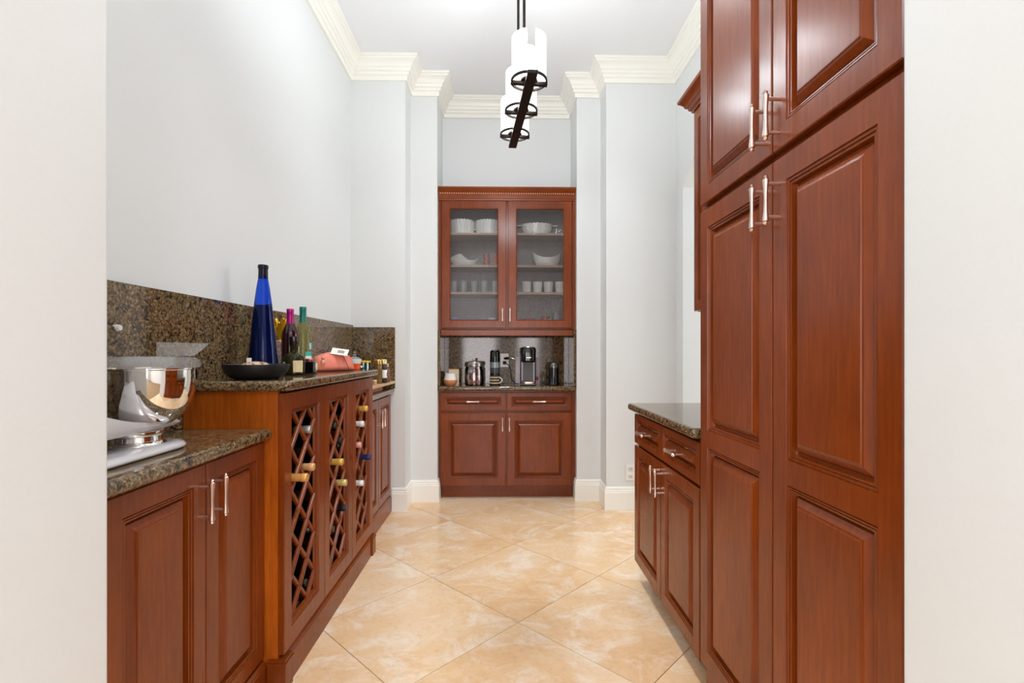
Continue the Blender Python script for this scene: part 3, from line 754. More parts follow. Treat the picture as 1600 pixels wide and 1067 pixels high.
bpy.data.objects['tag_card'].location = (0.004, 0.03, -0.0015)

# tall cobalt bottle
BL = NT('cobalt_glass'); BL.b.inputs['Base Color'].default_value = srgb(28, 84, 226); BL.b.inputs['Roughness'].default_value = 0.04
BL.b.inputs['Transmission Weight'].default_value = 0.96; BL.b.inputs['IOR'].default_value = 1.3
tb = thing('tall_bottle', 'very tall conical cobalt blue bottle with a dark cap', 'bottle', (-0.992, 2.055, WT))
MB().lathe([(0, 0.004), (0.056, 0.0), (0.061, 0.004), (0.060, 0.020), (0.052, 0.110), (0.043, 0.210), (0.034, 0.300), (0.026, 0.360), (0.0195, 0.400), (0.018, 0.425), (0.0, 0.426)], n=36).build('body', BL.m, tb, local=True, angle=50)
MB().lathe([(0, 0.001), (0.050, 0.003), (0.0575, 0.016), (0.050, 0.110), (0.0415, 0.210), (0.0330, 0.290), (0, 0.291)], n=36).build('contents', plain('dark_blue_liquid', srgb(3, 6, 22), 0.15), tb, local=True, angle=50)
MB().lathe([(0.0188, 0.402), (0.0182, 0.440), (0.0190, 0.443), (0.0205, 0.446), (0.0205, 0.456), (0.018, 0.459), (0, 0.459)], n=28).build('cap', plain('dark_cap', srgb(38, 36, 46), 0.2, 0.5), tb, local=True)

# golden bow and patterned canister behind the bottles
gp = thing('gift_bow', 'golden leaf topped patterned canister between the blue bottle and the purple capped wine', 'ornament', (-1.060, 2.365, WT))
t_ = NT('patterned_print'); n_ = t_.noise(t_.coords((1, 1, 0.4), rand=False), 32, 3, 0.6, 1.2)
t_.link(t_.ramp(n_, [(0.36, srgb(82, 60, 58)), (0.48, srgb(206, 140, 92)), (0.54, srgb(206, 200, 204)), (0.66, srgb(150, 132, 132))]), t_.b.inputs['Base Color']); t_.b.inputs['Roughness'].default_value = 0.35
MB().lathe([(0, 0), (0.032, 0), (0.033, 0.003), (0.033, 0.146), (0.027, 0.154), (0, 0.155)], n=24).build('canister', t_.m, gp, local=True)
GOLD = plain('gold_foil_leaf', srgb(236, 186, 40), 0.25, 0.55)
for k in range(13):
    a = 2 * PI * k / 13 + 0.2; up = 0.058 + 0.018 * ((k * 7) % 3); rr = 0.022 + 0.012 * ((k * 5) % 3)
    pts = []
    L1, L2 = [], []
    for q in range(7):
        f_ = q / 6; r_ = 0.008 + rr * f_ * 1.05; z_ = 0.155 + up * math.sin(f_ * PI * 0.62) * 1.1; hw_ = 0.010 * math.sin(PI * min(0.97, f_ * 0.9 + 0.1))
        cx_, cy_ = max(-0.026, r_ * math.cos(a)), r_ * math.sin(a); nx_, ny_ = -math.sin(a) * hw_, math.cos(a) * hw_
        pts.append([(cx_ - nx_, cy_ - ny_, z_), (cx_, cy_, z_ + 0.003), (cx_ + nx_, cy_ + ny_, z_), (cx_, cy_, z_ - 0.002)])
    MB().rings(pts, cap0=True).build('leaf', GOLD, gp, local=True, angle=60)

def bottle(name, label, loc, prof, mat, cap=None, capmat=None, wraps=(), rz=0.0, n=28):
    t = thing(name, label, 'bottle', loc, rz)
    MB().lathe(prof, n=n).build('body', mat, t, local=True, angle=50)
    if cap: MB().lathe(cap, n=24).build('capsule', capmat, t, local=True, angle=40)
    for nm, r, a0, a1, z0, z1, mt in wraps:
        q = 12; g = MB(); ring = []
        for z in (z0, z1): ring.append([(r * math.cos(a0 + (a1 - a0) * k / q), r * math.sin(a0 + (a1 - a0) * k / q), z) for k in range(q + 1)])
        vs = ring[0] + ring[1]; vi = [(x * 0.985, y * 0.985, z) for x, y, z in vs]; k = q + 1
        fs = [(i, i + 1, k + i + 1, k + i) for i in range(q)]
        g.add(vs + vi, fs + [tuple(2 * k + i for i in f[::-1]) for f in fs] + [(i, 2 * k + i, 2 * k + i + 1, i + 1) for i in range(q)] + [(k + i, k + i + 1, 3 * k + i + 1, 3 * k + i) for i in range(q)])
        g.build(nm, mt, t, local=True, angle=60)
    return t
WINE = [(0, 0.006), (0.030, 0.0), (0.0365, 0.004), (0.0370, 0.165), (0.0350, 0.185), (0.0260, 0.210), (0.0165, 0.228), (0.0145, 0.240), (0.0140, 0.290), (0, 0.291)]
RED = plain('dark_red_wine_glass', srgb(46, 8, 18), 0.06, coat=0.6)
PALE = NT('pale_green_glass'); PALE.b.inputs['Base Color'].default_value = srgb(188, 186, 120); PALE.b.inputs['Roughness'].default_value = 0.05
PALE.b.inputs['Transmission Weight'].default_value = 0.75; PALE.b.inputs['IOR'].default_value = 1.33
PURP = plain('magenta_foil', srgb(176, 22, 120), 0.25, 0.35); TEAL = plain('teal_foil', srgb(28, 118, 106), 0.3, 0.3)
LBL_P = plain('pink_white_label', srgb(232, 190, 200), 0.6); LBL_T = plain('aqua_label', srgb(60, 176, 160), 0.5); LBL_S = plain('sky_label', srgb(150, 206, 214), 0.5)
fc_ = -1.25   # direction that faces the camera
bottle('wine_bottle', 'dark red wine bottle with a magenta capsule standing on the raised counter', (-0.962, 2.245, WT), WINE, RED,
       [(0.0168, 0.226), (0.0152, 0.240), (0.0150, 0.276), (0.0158, 0.278), (0.0158, 0.292), (0.0145, 0.294), (0, 0.294)], PURP,
       [('label', 0.0375, 0.0, 0.75, 0.086, 0.124, LBL_P)])
bottle('wine_bottle', 'pale green wine bottle with a teal capsule standing behind the magenta capped one', (-0.957, 2.375, WT), [(r, z * 1.06) for r, z in WINE], PALE.m,
       [(0.0172, 0.236), (0.0156, 0.252), (0.0152, 0.298), (0.0160, 0.300), (0.0160, 0.312), (0.0148, 0.315), (0, 0.315)], TEAL,
       [('label', 0.0376, -0.9, 0.75, 0.020, 0.080, M['paper']), ('label_band', 0.0377, -0.9, 0.75, 0.080, 0.100, LBL_T), ('seal', 0.0376, -0.35, 0.35, 0.112, 0.142, LBL_S)])
DKOL = NT('olive_bottle_glass'); DKOL.b.inputs['Base Color'].default_value = srgb(58, 54, 22); DKOL.b.inputs['Roughness'].default_value = 0.05
DKOL.b.inputs['Transmission Weight'].default_value = 0.45; DKOL.b.inputs['IOR'].default_value = 1.3
CRM = plain('cream_label', srgb(226, 204, 158), 0.6, mottled=0.15)
bottle('liqueur_bottle', 'squat olive glass liqueur bottle with a cream label in front of the wine bottles', (-0.905, 2.150, WT),
       [(0, 0.006), (0.038, 0.0), (0.0445, 0.005), (0.0445, 0.066), (0.040, 0.080), (0.026, 0.092), (0.0175, 0.098), (0.0165, 0.122), (0.0180, 0.124), (0.0180, 0.128), (0, 0.128)], DKOL.m,
       [(0.0178, 0.128), (0.0190, 0.130), (0.0205, 0.158), (0.0195, 0.166), (0, 0.167)], plain('dark_stopper', srgb(34, 22, 20), 0.2, coat=0.5),
       [('label', 0.0452, fc_ + 0.0, fc_ + 0.95, 0.012, 0.062, CRM), ('side_label', 0.0452, fc_ - 1.25, fc_ - 0.85, 0.010, 0.056, M['paper'])])
cb = thing('jar', 'small black cube shaped jar with a round cream seal beside the liqueur bottle', 'jar', (-0.905, 2.325, WT), 0.1)
MB().box(-0.030, 0.030, -0.030, 0.030, 0, 0.056).build('jar_body', M['black_gloss'], cb, local=True, bevel=0.007, seg=3)
MB().lathe([(0, 0.0562), (0.020, 0.0562), (0.021, 0.064), (0.018, 0.068), (0, 0.068)], n=20).build('lid', plain('copper_lid', srgb(196, 128, 96), 0.25, 0.8), cb, local=True)
MB().lathe([(0, 0.0302), (0.019, 0.0302), (0.020, 0.0315), (0.018, 0.0325), (0, 0.0325)], (0, 0, 0.030), 20, 'x').build('seal', CRM, cb, local=True)

# coral pouch with a paper tag
CORAL = plain('coral_leather', srgb(222, 122, 100), 0.45, mottled=0.05)
DKBR = plain('dark_brown_cord', srgb(70, 40, 34), 0.5)
def pouch(name, label, loc, rz, L, D, H, seam=True):
    t = thing(name, label, 'pouch', loc, rz)
    secs = []; n = 24
    for k in range(13):
        f_ = k / 12; x = (f_ - 0.5) * L; e = math.sin(PI * f_) ** 0.35 if 0 < f_ < 1 else 0.0
        hgt = H * (0.62 + 0.38 * math.sin(PI * (0.12 + 0.76 * f_))); dd = D * (0.40 + 0.60 * e)
        ring = []
        for q in range(n):
            a = 2 * PI * q / n; cx_ = math.cos(a); sz = math.sin(a)
            zz = hgt * 0.5 * (1 + (abs(sz) ** 0.6) * (1 if sz > 0 else -1)); tp = 1 - 0.70 * (zz / hgt) ** 1.3
            yy = dd * 0.5 * (abs(cx_) ** 0.6) * (1 if cx_ > 0 else -1) * tp
            wob = 0.004 * math.sin(9 * f_ * PI + 2 * a) * (1 if 0 < k < 12 else 0)
            ring.append((x * (1 - 0.14 * (zz / hgt)), yy + wob, max(0.0, zz)))
        secs.append(ring)
    MB().rings(secs, cap0=True).build('bag', CORAL, t, local=True, angle=70)
    return t
po = pouch('pouch', 'coral leather pouch with a white paper tag on the raised counter', (-0.895, 2.610, WT), math.radians(56), 0.250, 0.120, 0.100)
sm = MB(); pts = []
for k in range(9):
    f_ = k / 8; z = 0.005 + 0.088 * f_; pts.append((0.050 - 0.012 * f_, -0.0665 * (1 - 0.68 * f_ ** 1.3) - 0.001, z))
sm.tube(pts, 0.0018, 6).build('seam', DKBR, po, local=True)
sm = MB()
sm.tube([(-0.105 + 0.020 * k, 0.002, 0.094 + 0.006 * math.sin(k * 1.1) - 0.000 * k) for k in range(10)], 0.0022, 6).build('zip', DKBR, po, local=True)
kn = MB(); kn.tube([(-0.02 + 0.013 * math.cos(a), 0.002 + 0.004 * math.sin(2 * a), 0.108 + 0.010 * math.sin(a)) for a in [2 * PI * k / 16 for k in range(17)]], 0.0022, 6)
kn.build('cord_loop', DKBR, po, local=True)
kn = MB(); kn.tube([(-0.062 + 0.013 * math.cos(a), 0.002 + 0.004 * math.sin(2 * a), 0.104 + 0.007 * math.sin(a)) for a in [2 * PI * k / 16 for k in range(17)]], 0.0016, 6)
kn.build('cord_loop', DKBR, po, local=True)
tg = MB(); tn_ = Vector((-0.34, -0.47, 0.81)).normalized(); tu_ = Vector((0.809, -0.589, -0.42)); tu_ = (tu_ - tn_ * tu_.dot(tn_)).normalized()
fmx = frame_map((-0.012, -0.004, 0.106), tu_, tn_.cross(tu_), tn_)
tg.rings([rect(fmx, 0, 0.085, -0.028, 0.028, 0.0), rect(fmx, 0, 0.085, -0.028, 0.028, 0.0012)], cap0=True)
tgo = tg.build('paper_tag', M['paper'], po, local=True)
g = MB(); g.rings([rect(fmx, 0.032, 0.066, -0.012, 0.012, 0.0014), rect(fmx, 0.032, 0.066, -0.012, 0.012, 0.0018)], cap0=True)
g.build('tag_print', plain('grey_brown_print', srgb(160, 146, 138), 0.6), tgo, local=True)
MB().lathe([(0, 0.0), (0.012, 0.002), (0.010, 0.014), (0.005, 0.020), (0.008, 0.028), (0.004, 0.036), (0, 0.037)], (-0.098, -0.052, 0.040), 14).build('zip_pull', plain('tassel', srgb(226, 160, 132), 0.3, 0.4), po, local=True)
pouch('pouch', 'smaller coral pouch behind the larger one, beside the teal capped bottle', (-1.056, 2.500, WT), PI / 2, 0.150, 0.066, 0.098)

# orange sugar bowl
og = thing('sugar_bowl', 'orange glass sugar bowl with a white rim and a clear knobbed lid', 'jar', (-0.838, 2.800, WT))
MB().lathe([(0, 0), (0.026, 0), (0.029, 0.003), (0.033, 0.030), (0.0335, 0.034)], n=28).build('bowl_body', plain('orange_glass', srgb(244, 88, 30), 0.12, coat=0.6), og, local=True)
MB().lathe([(0.0335, 0.034), (0.0375, 0.046), (0.0385, 0.058), (0.0365, 0.059), (0.033, 0.040), (0, 0.036)], n=28).build('rim', plain('milk_glass', srgb(226, 232, 230), 0.2), og, local=True)
MB().lathe([(0.036, 0.0595), (0.026, 0.068), (0.008, 0.073), (0.006, 0.080), (0.012, 0.088), (0.013, 0.096), (0.007, 0.101), (0, 0.102)], n=24).build('lid', M['glass'], og, local=True)
MB().lathe([(0, 0), (0.007, 0.001), (0.006, 0.012), (0, 0.014)], (0.036, 0.006, 0.010), 12).build('charm', M['nickel'], og, local=True)

# ------------------------------------------------------------------ far left counter
box = thing('wooden_box', 'low red brown wooden box under the pale board beside the white pier', 'box', (-0.905, 3.20, TOP + 0.0004))
MB().box(-0.08, 0.08, -0.20, 0.20, 0, 0.024).build('box_body', M['redwood'], box, local=True, bevel=0.004)
MB().box(-0.084, 0.084, -0.204, 0.204, 0.0245, 0.036).build('lid', M['redwood'], box, local=True, bevel=0.004)
BZ = TOP + 0.0372
tag(MB().box(-1.07, -0.782, 2.93, 3.595, BZ, BZ + 0.018).build('board', M['oak'], bevel=0.003), 'pale wooden board lying on the red brown box beside the white pier', 'board')
BZ += 0.0184
tj = thing('candle_jar', 'teal rimmed glass candle jar with amber wax and a gold lid', 'candle', (-0.862, 3.06, BZ))
MB().lathe([(0, 0), (0.040, 0), (0.043, 0.004), (0.043, 0.090), (0, 0.092)], n=28).build('wax', plain('amber_wax', srgb(206, 140, 70), 0.25), tj, local=True)
MB().lathe([(0.0436, 0.0), (0.0440, 0.005), (0.0440, 0.142), (0.0425, 0.142), (0.0425, 0.093)], n=28).build('glass', M['tealglass'], tj, local=True)
MB().lathe([(0, 0.1425), (0.044, 0.1425), (0.045, 0.145), (0.045, 0.153), (0.043, 0.155), (0, 0.155)], n=28).build('lid', GOLD, tj, local=True)
AMB = plain('amber_jar_glass', srgb(112, 84, 40), 0.1, coat=0.5)
aj = thing('spice_jar', 'amber jar with a brass lid between the candle jar and the black labelled jar', 'jar', (-0.822, 3.27, BZ))
MB().lathe([(0, 0), (0.024, 0), (0.0260, 0.003), (0.0260, 0.118), (0.021, 0.124), (0, 0.124)], n=24).build('jar_body', AMB, aj, local=True)
MB().lathe([(0, 0.1245), (0.0255, 0.1245), (0.0262, 0.128), (0.0262, 0.156), (0.024, 0.159), (0, 0.159)], n=24).build('lid', plain('brass_lid', srgb(206, 164, 96), 0.25, 0.8), aj, local=True)
bj = thing('spice_jar', 'dark jar with a gold lid and a black and white label on the board', 'jar', (-0.800, 3.33, BZ))
MB().lathe([(0, 0), (0.020, 0), (0.0215, 0.003), (0.0215, 0.122), (0.018, 0.126), (0, 0.126)], n=24).build('jar_body', plain('black_jar', srgb(30, 26, 26), 0.15, coat=0.5), bj, local=True)
MB().lathe([(0, 0.1265), (0.0215, 0.1265), (0.022, 0.130), (0.022, 0.157), (0.020, 0.160), (0, 0.160)], n=24).build('lid', plain('pale_gold_lid', srgb(226, 208, 150), 0.25, 0.8), bj, local=True)
g = MB(); g.lathe([(0.0218, 0.035), (0.0220, 0.036), (0.0220, 0.088), (0.0218, 0.089)], n=24); g.build('label', M['paper'], bj, local=True)
MB().lathe([(0.006, 0.0222), (0.011, 0.0222), (0.011, 0.0228), (0.006, 0.0228), (0.006, 0.0222)], (0, 0, 0.060), 16, 'x').build('label_ring', M['black_matte'], bj, local=True)
cbt = thing('small_bottle', 'small brown glass bottle with a cork next to the white pier', 'bottle', (-0.800, 3.425, BZ))
MB().lathe([(0, 0), (0.018, 0), (0.0195, 0.003), (0.0195, 0.080), (0.015, 0.092), (0.008, 0.098), (0.008, 0.106), (0, 0.106)], n=22).build('body', plain('brown_glass', srgb(120, 74, 52), 0.12, coat=0.5), cbt, local=True)
MB().lathe([(0, 0.1065), (0.010, 0.1065), (0.011, 0.128), (0.010, 0.130), (0, 0.130)], n=18).build('cork', plain('cork', srgb(214, 172, 122), 0.7), cbt, local=True)
tn = thing('small_jar', 'tiny tan jar at the front edge of the pale board', 'jar', (-0.806, 3.11, BZ))
MB().lathe([(0, 0), (0.013, 0), (0.014, 0.002), (0.014, 0.022), (0, 0.024)], n=18).build('jar_body', plain('tan_pot', srgb(206, 164, 116), 0.5), tn, local=True)
MB().lathe([(0, 0.0245), (0.0145, 0.0245), (0.0145, 0.032), (0, 0.033)], n=18).build('lid', CRM, tn, local=True)

# ------------------------------------------------------------------ back counter
BT = BTOP + 0.0004
bx = thing('card_box', 'small cream card box standing behind the orange candle', 'box', (-0.395, 4.045, BT), 0.05)
MB().box(-0.045, 0.038, -0.02, 0.02, 0, 0.128).build('carton', plain('cream_card', srgb(232, 214, 180), 0.6, mottled=0.1), bx, local=True, bevel=0.001)
MB().box(-0.046, 0.039, -0.021, 0.021, 0.1282, 0.134).build('lid', plain('orange_card', srgb(198, 122, 58), 0.6), bx, local=True, bevel=0.001)
cn = thing('candle', 'round bellied glass candle with orange wax at the left of the back counter', 'candle', (-0.418, 3.955, BT))
MB().lathe([(0, 0), (0.034, 0), (0.046, 0.012), (0.054, 0.034), (0.053, 0.046), (0, 0.048)], n=28).build('wax', plain('orange_wax', srgb(206, 132, 84), 0.25, mottled=0.12), cn, local=True)
MB().lathe([(0.0532, 0.0465), (0.050, 0.062), (0.044, 0.084), (0.041, 0.100), (0.039, 0.100), (0.042, 0.084), (0.048, 0.062), (0.050, 0.049)], n=28).build('glass', plain('milky_glass', srgb(226, 222, 214), 0.15), cn, local=True)
jr = thing('candy_jar', 'glass jar of wrapped sweets with a steel lid on the back counter', 'jar', (-0.229, 3.985, BT))
MB().lathe([(0.0, 0.002), (0.066, 0.0), (0.076, 0.006), (0.078, 0.030), (0.077, 0.120), (0.070, 0.142), (0.068, 0.152), (0.066, 0.152), (0.068, 0.141), (0.074, 0.120), (0.075, 0.030), (0.072, 0.008), (0, 0.006)], n=40).build('glass', M['glass'], jr, local=True)
MB().lathe([(0, 0.1525), (0.074, 0.1525), (0.077, 0.155), (0.077, 0.182), (0.072, 0.190), (0.020, 0.194), (0, 0.194)], n=40).build('lid', plain('steel_lid', srgb(150, 142, 136), 0.25, 0.9), jr, local=True)
MB().lathe([(0, 0.194), (0.008, 0.194), (0.008, 0.204), (0.012, 0.210), (0.008, 0.217), (0, 0.218)], n=16).build('knob', M['nickel'], jr, local=True)
SW = [srgb(196, 140, 70), srgb(176, 90, 100), srgb(214, 168, 164), srgb(222, 206, 150), srgb(140, 60, 70), srgb(186, 178, 196)]
SWM = [plain('sweet_wrapper_' + n_, c_, 0.25, 0.25, mottled=0.15) for n_, c_ in zip(('gold', 'rose', 'pink', 'straw', 'wine', 'lilac'), SW)]
WORDS = ['gold', 'rose', 'pink', 'straw yellow', 'wine red', 'lilac']
def sweet_mesh(i, r):
    bm = bmesh.new(); bmesh.ops.create_icosphere(bm, subdivisions=2, radius=r)
    for v in bm.verts: v.co *= 1 + 0.10 * math.sin(v.co.x * 310 + i) * math.cos(v.co.y * 270 + 2 * i)
    me = bpy.data.meshes.new('sweet'); bm.to_mesh(me); bm.free(); me.materials.append(SWM[i]); return me
sm_ = [sweet_mesh(i, 0.0215) for i in range(6)]
k = 0
for lev in range(3):
    for q in range(6):
        a = 2 * PI * q / 6 + lev * 0.5; ci = (k * 5 + lev) % 6
        o = bpy.data.objects.new('sweet', sm_[ci]); COL.objects.link(o)
        o.location = (-0.229 + 0.0465 * math.cos(a), 3.985 + 0.0465 * math.sin(a), BT + 0.0300 + lev * 0.0415); o.rotation_euler = (k, k * 2, 0)
        tag(o, '%s wrapped sweet in the %s layer of the glass jar' % (WORDS[ci], ('bottom', 'middle', 'top')[lev]), 'sweet', 'wrapped sweets in the glass jar'); k += 1
# slim coffee gadget with a mug before it
eg = thing('coffee_gadget', 'slim black and grey cylindrical coffee gadget standing by the outlet', 'coffee gadget', (-0.062, 4.070, BT))
MB().lathe([(0, 0), (0.044, 0), (0.046, 0.004), (0.042, 0.012), (0.040, 0.020), (0.040, 0.095), (0, 0.095)], n=32).build('base', M['black_gloss'], eg, local=True)
MB().lathe([(0.0395, 0.0955), (0.0405, 0.096), (0.0405, 0.140), (0.0395, 0.1405)], n=32).build('grey_band', plain('dark_grey_plastic', srgb(74, 76, 80), 0.3), eg, local=True)
MB().lathe([(0.0395, 0.141), (0.0410, 0.1415), (0.0410, 0.186), (0.0395, 0.1865)], n=32).build('silver_band', plain('blue_grey_plastic', srgb(150, 162, 168), 0.3, 0.3), eg, local=True)
MB().lathe([(0.0395, 0.187), (0.0415, 0.188), (0.0420, 0.200), (0.0400, 0.270), (0.0340, 0.284), (0, 0.288)], n=32).build('cap', M['black_gloss'], eg, local=True)
mg = thing('mug', 'dark mug with a cream dotted pattern in front of the coffee gadget', 'mug', (-0.064, 3.975, BT))
MB().lathe([(0, 0), (0.036, 0), (0.038, 0.003), (0.038, 0.082), (0.0355, 0.082), (0.0355, 0.006), (0, 0.005)], n=32).build('mug_body', plain('charcoal_glaze', srgb(52, 50, 48), 0.25), mg, local=True)
MB().tube([(0.036 + 0.026 * math.sin(PI * k / 10), 0, 0.016 + 0.052 * k / 10) for k in range(11)], 0.0042, 8).build('handle', M['porcelain'], mg, local=True)
for zz in (0.020, 0.043, 0.066):
    for q in range(9):
        a = -PI / 2 - 1.4 + 2.8 * q / 8
        o = MB().lathe([(0, 0.0001), (0.0062, 0.0001), (0.0052, 0.0010), (0, 0.0012)], n=8).build('dot', CRM, mg, local=True)
        o.matrix_local = Matrix.Translation((0.038 * math.cos(a), 0.038 * math.sin(a), zz)) @ Vector((math.cos(a), math.sin(a), 0)).to_track_quat('Z', 'Y').to_matrix().to_4x4()
# outlet with plugs on the alcove splashback
yo = Y3 - 0.0208
ol = thing('wall_outlet', 'white outlet plate on the granite behind the coffee gadget', 'outlet', (0.018, yo, 1.10))
MB().box(-0.036, 0.036, -0.005, 0, -0.058, 0.058).build('plate', M['porcelain'], ol, local=True, bevel=0.002)
MB().box(-0.017, 0.017, -0.0065, -0.0052, -0.034, -0.006).build('socket', plain('socket_face', srgb(214, 210, 204), 0.4), ol, local=True)
pg = thing('power_plug', 'black power plug in the outlet with its cord hanging down to the back counter', 'plug', (0.018, yo - 0.007, 1.080))
MB().box(-0.014, 0.014, -0.026, 0, -0.014, 0.014).build('plug_body', M['black_matte'], pg, local=True, bevel=0.004)
pts = [(0.0, -0.026, 0), (0.012, -0.050, -0.004), (0.040, -0.070, -0.03), (0.055, -0.075, -0.08), (0.056, -0.080, -0.125), (0.075, -0.100, -0.158), (0.100, -0.110, -0.172), (0.118, -0.105, -0.1745)]
def smooth(p, n=6):
    out = []; P = [Vector(q) for q in p]
    for i in range(len(P) - 1):
        a, b, c, d = P[max(i - 1, 0)], P[i], P[i + 1], P[min(i + 2, len(P) - 1)]
        for k in range(n):
            t = k / n; out.append(0.5 * ((2 * b) + (c - a) * t + (2 * a - 5 * b + 4 * c - d) * t * t + (3 * b - a - 3 * c + d) * t ** 3))
    out.append(P[-1]); return out
MB().tube(smooth(pts), 0.0035, 8).build('cord', M['black_matte'], pg, local=True)
nl = thing('corkscrew', 'chrome bottle opener with a black grip pointing right from the outlet', 'bottle opener', (0.036, yo - 0.042, 1.118))
MB().tube([(-0.018, 0.022, -0.002), (0.006, 0, 0.0), (0.022, -0.006, 0.0)], [0.009, 0.012, 0.009], 12).build('grip', M['black_gloss'], nl, local=True)
MB().tube([(0.022, -0.006, 0.0), (0.040, -0.010, 0.004), (0.062, -0.012, -0.004), (0.088, -0.014, -0.010)], [0.008, 0.011, 0.008, 0.004], 12).build('lever', M['steel'], nl, local=True)
# pod coffee maker
km = thing('coffee_maker', 'black single cup coffee maker with a silver drip tray on the back counter', 'coffee maker', (0.212, 4.04, BT))
MB().box(-0.064, 0.064, 0.02, 0.115, 0.0, 0.300).build('back_housing', M['black_gloss'], km, local=True, bevel=0.010, seg=3)
MB().box(-0.060, 0.060, -0.095, 0.018, 0.0, 0.016).build('base', M['black_gloss'], km, local=True, bevel=0.005)
def rr(x0, x1, y0, y1, r, z, n=5):
    p = []
    for cx_, cy_, a0 in ((x1 - r, y1 - r, 0), (x0 + r, y1 - r, PI / 2), (x0 + r, y0 + r, PI), (x1 - r, y0 + r, 1.5 * PI)):
        for k in range(n + 1): a = a0 + PI / 2 * k / n; p.append((cx_ + r * math.cos(a), cy_ + r * math.sin(a), z))
    return p
MB().rings([rr(-0.050, 0.050, -0.070, 0.018, 0.035, 0.186), rr(-0.060, 0.060, -0.085, 0.019, 0.040, 0.200), rr(-0.062, 0.062, -0.088, 0.019, 0.042, 0.285), rr(-0.058, 0.058, -0.082, 0.019, 0.040, 0.305), rr(-0.050, 0.050, -0.070, 0.010, 0.035, 0.309)], cap0=True).build('brew_head', M['black_gloss'], km, local=True, angle=40)
MB().rings([rr(-0.040, 0.040, -0.062, 0.0, 0.028, 0.3095), rr(-0.040, 0.040, -0.062, 0.0, 0.028, 0.314)], cap0=True).build('lid_trim', M['steel'], km, local=True)
MB().box(-0.018, 0.018, -0.0912, -0.0885, 0.222, 0.228).build('name_plate', M['nickel'], km, local=True)
MB().box(-0.044, 0.044, 0.0165, 0.0195, 0.020, 0.184).build('cup_niche', plain('grey_niche', srgb(88, 82, 84), 0.35), km, local=True)
MB().rings([rr(-0.048, 0.048, -0.108, -0.008, 0.020, 0.0165), rr(-0.048, 0.048, -0.108, -0.008, 0.020, 0.030)], cap0=True).build('drip_tray', M['nickel'], km, local=True)
wt = thing('water_tank', 'clear plastic water tank behind the black coffee maker', 'water tank', (0.212, 4.160 - 0.002, BT))
MB().rings([rr(-0.104, 0.104, -0.001, 0.016, 0.006, 0.0), rr(-0.104, 0.104, -0.001, 0.016, 0.006, 0.226)], cap0=True).build('tank', plain('milky_plastic', srgb(206, 192, 196), 0.25), wt, local=True)
MB().box(0.064, 0.094, -0.004, -0.0015, 0.030, 0.062).build('sticker', plain('red_sticker', srgb(196, 54, 60), 0.5), wt, local=True)
ft = thing('milk_frother', 'black milk frother with a silver lid at the right of the back counter', 'milk frother', (0.421, 4.02, BT))
MB().lathe([(0, 0), (0.046, 0), (0.050, 0.004), (0.047, 0.014), (0.043, 0.024), (0.042, 0.140), (0, 0.140)], n=36).build('jug', M['black_gloss'], ft, local=True)
MB().lathe([(0.0415, 0.1405), (0.041, 0.146), (0.041, 0.172), (0.036, 0.180), (0, 0.182)], n=36).build('lid', plain('silver_black_lid', srgb(120, 118, 116), 0.22, 0.8), ft, local=True)
MB().tube(smooth([(-0.044, 0.02, 0.012), (-0.062, 0.04, 0.004), (-0.085, 0.05, 0.012), (-0.094, 0.06, 0.06), (-0.086, 0.07, 0.098), (-0.072, 0.07, 0.09), (-0.068, 0.06, 0.05), (-0.082, 0.05, 0.012), (-0.10, 0.06, 0.004)]), 0.003, 8).build('cord', M['black_matte'], ft, local=True)
# outlet on the right pier
o2 = thing('wall_outlet', 'white outlet plate low on the right white pier above the baseboard', 'outlet', (0.952, Y1 - 0.0005, 0.272))
MB().box(-0.036, 0.036, -0.006, 0, -0.058, 0.058).build('plate', M['porcelain'], o2, local=True, bevel=0.002)
for zz in (-0.028, 0.028):
    s_ = MB().box(-0.017, 0.017, -0.0078, -0.0062, zz - 0.014, zz + 0.014).build('socket', plain('socket_face_%d' % (zz > 0), srgb(222, 218, 214), 0.4), o2, local=True, bevel=0.0005)
    for xx in (-0.006, 0.006): MB().box(xx - 0.0012, xx + 0.0012, -0.0084, -0.0079, zz - 0.002, zz + 0.007).build('slot', M['black_matte'], s_, local=True)

# ------------------------------------------------------------------ crockery behind the reeded glass
def fluted(name, label, loc, prof, n=48, amp=0.03, lobes=24, rim=0.003, sx=1.0, cat='dish', group=None):
    vs = MB(); rl = []
    zt = prof[-1][1]
    for i, (r, z) in enumerate(prof):
        rl.append([(r * sx * math.cos(2 * PI * k / n) * (1 + amp * math.cos(lobes * 2 * PI * k / n)), r * math.sin(2 * PI * k / n) * (1 + amp * math.cos(lobes * 2 * PI * k / n)), z + (rim * math.cos(lobes * 2 * PI * k / n) if i in (len(prof) // 2, len(prof) // 2 - 1) else 0)) for k in range(n)])
    return rl
def dish(name, label, loc, outer, inner, cat, group=None, **kw):
    prof = outer + inner
    rl = fluted(name, label, loc, prof, **kw)
    o = MB().rings(rl, cap0=True).build(name, M['porcelain'], None, angle=60)
    o.location = loc; return tag(o, label, cat, group)
S1, S2, S3, S0 = SHELF[3] + .0004, SHELF[2] + .0004, SHELF[1] + .0004, SHELF[0] + .0004
so = [(0.080, 0.0), (0.094, 0.004), (0.103, 0.060), (0.106, 0.112)]; si = [(0.101, 0.110), (0.097, 0.060), (0.088, 0.010), (0.001, 0.008)]
for x, wd in ((-0.332, 'left'), (-0.120, 'right')):
    dish('souffle_dish', '%s one of the two white fluted dishes on the top shelf behind reeded glass' % wd, (x, 4.055, S1), so, si, 'dish', 'white fluted dishes on the top shelf', n=96, lobes=24, amp=0.015)
od = [(0.060, 0.0), (0.072, 0.004), (0.086, 0.050), (0.092, 0.090)]; oi_ = [(0.087, 0.088), (0.080, 0.050), (0.066, 0.010), (0.001, 0.008)]
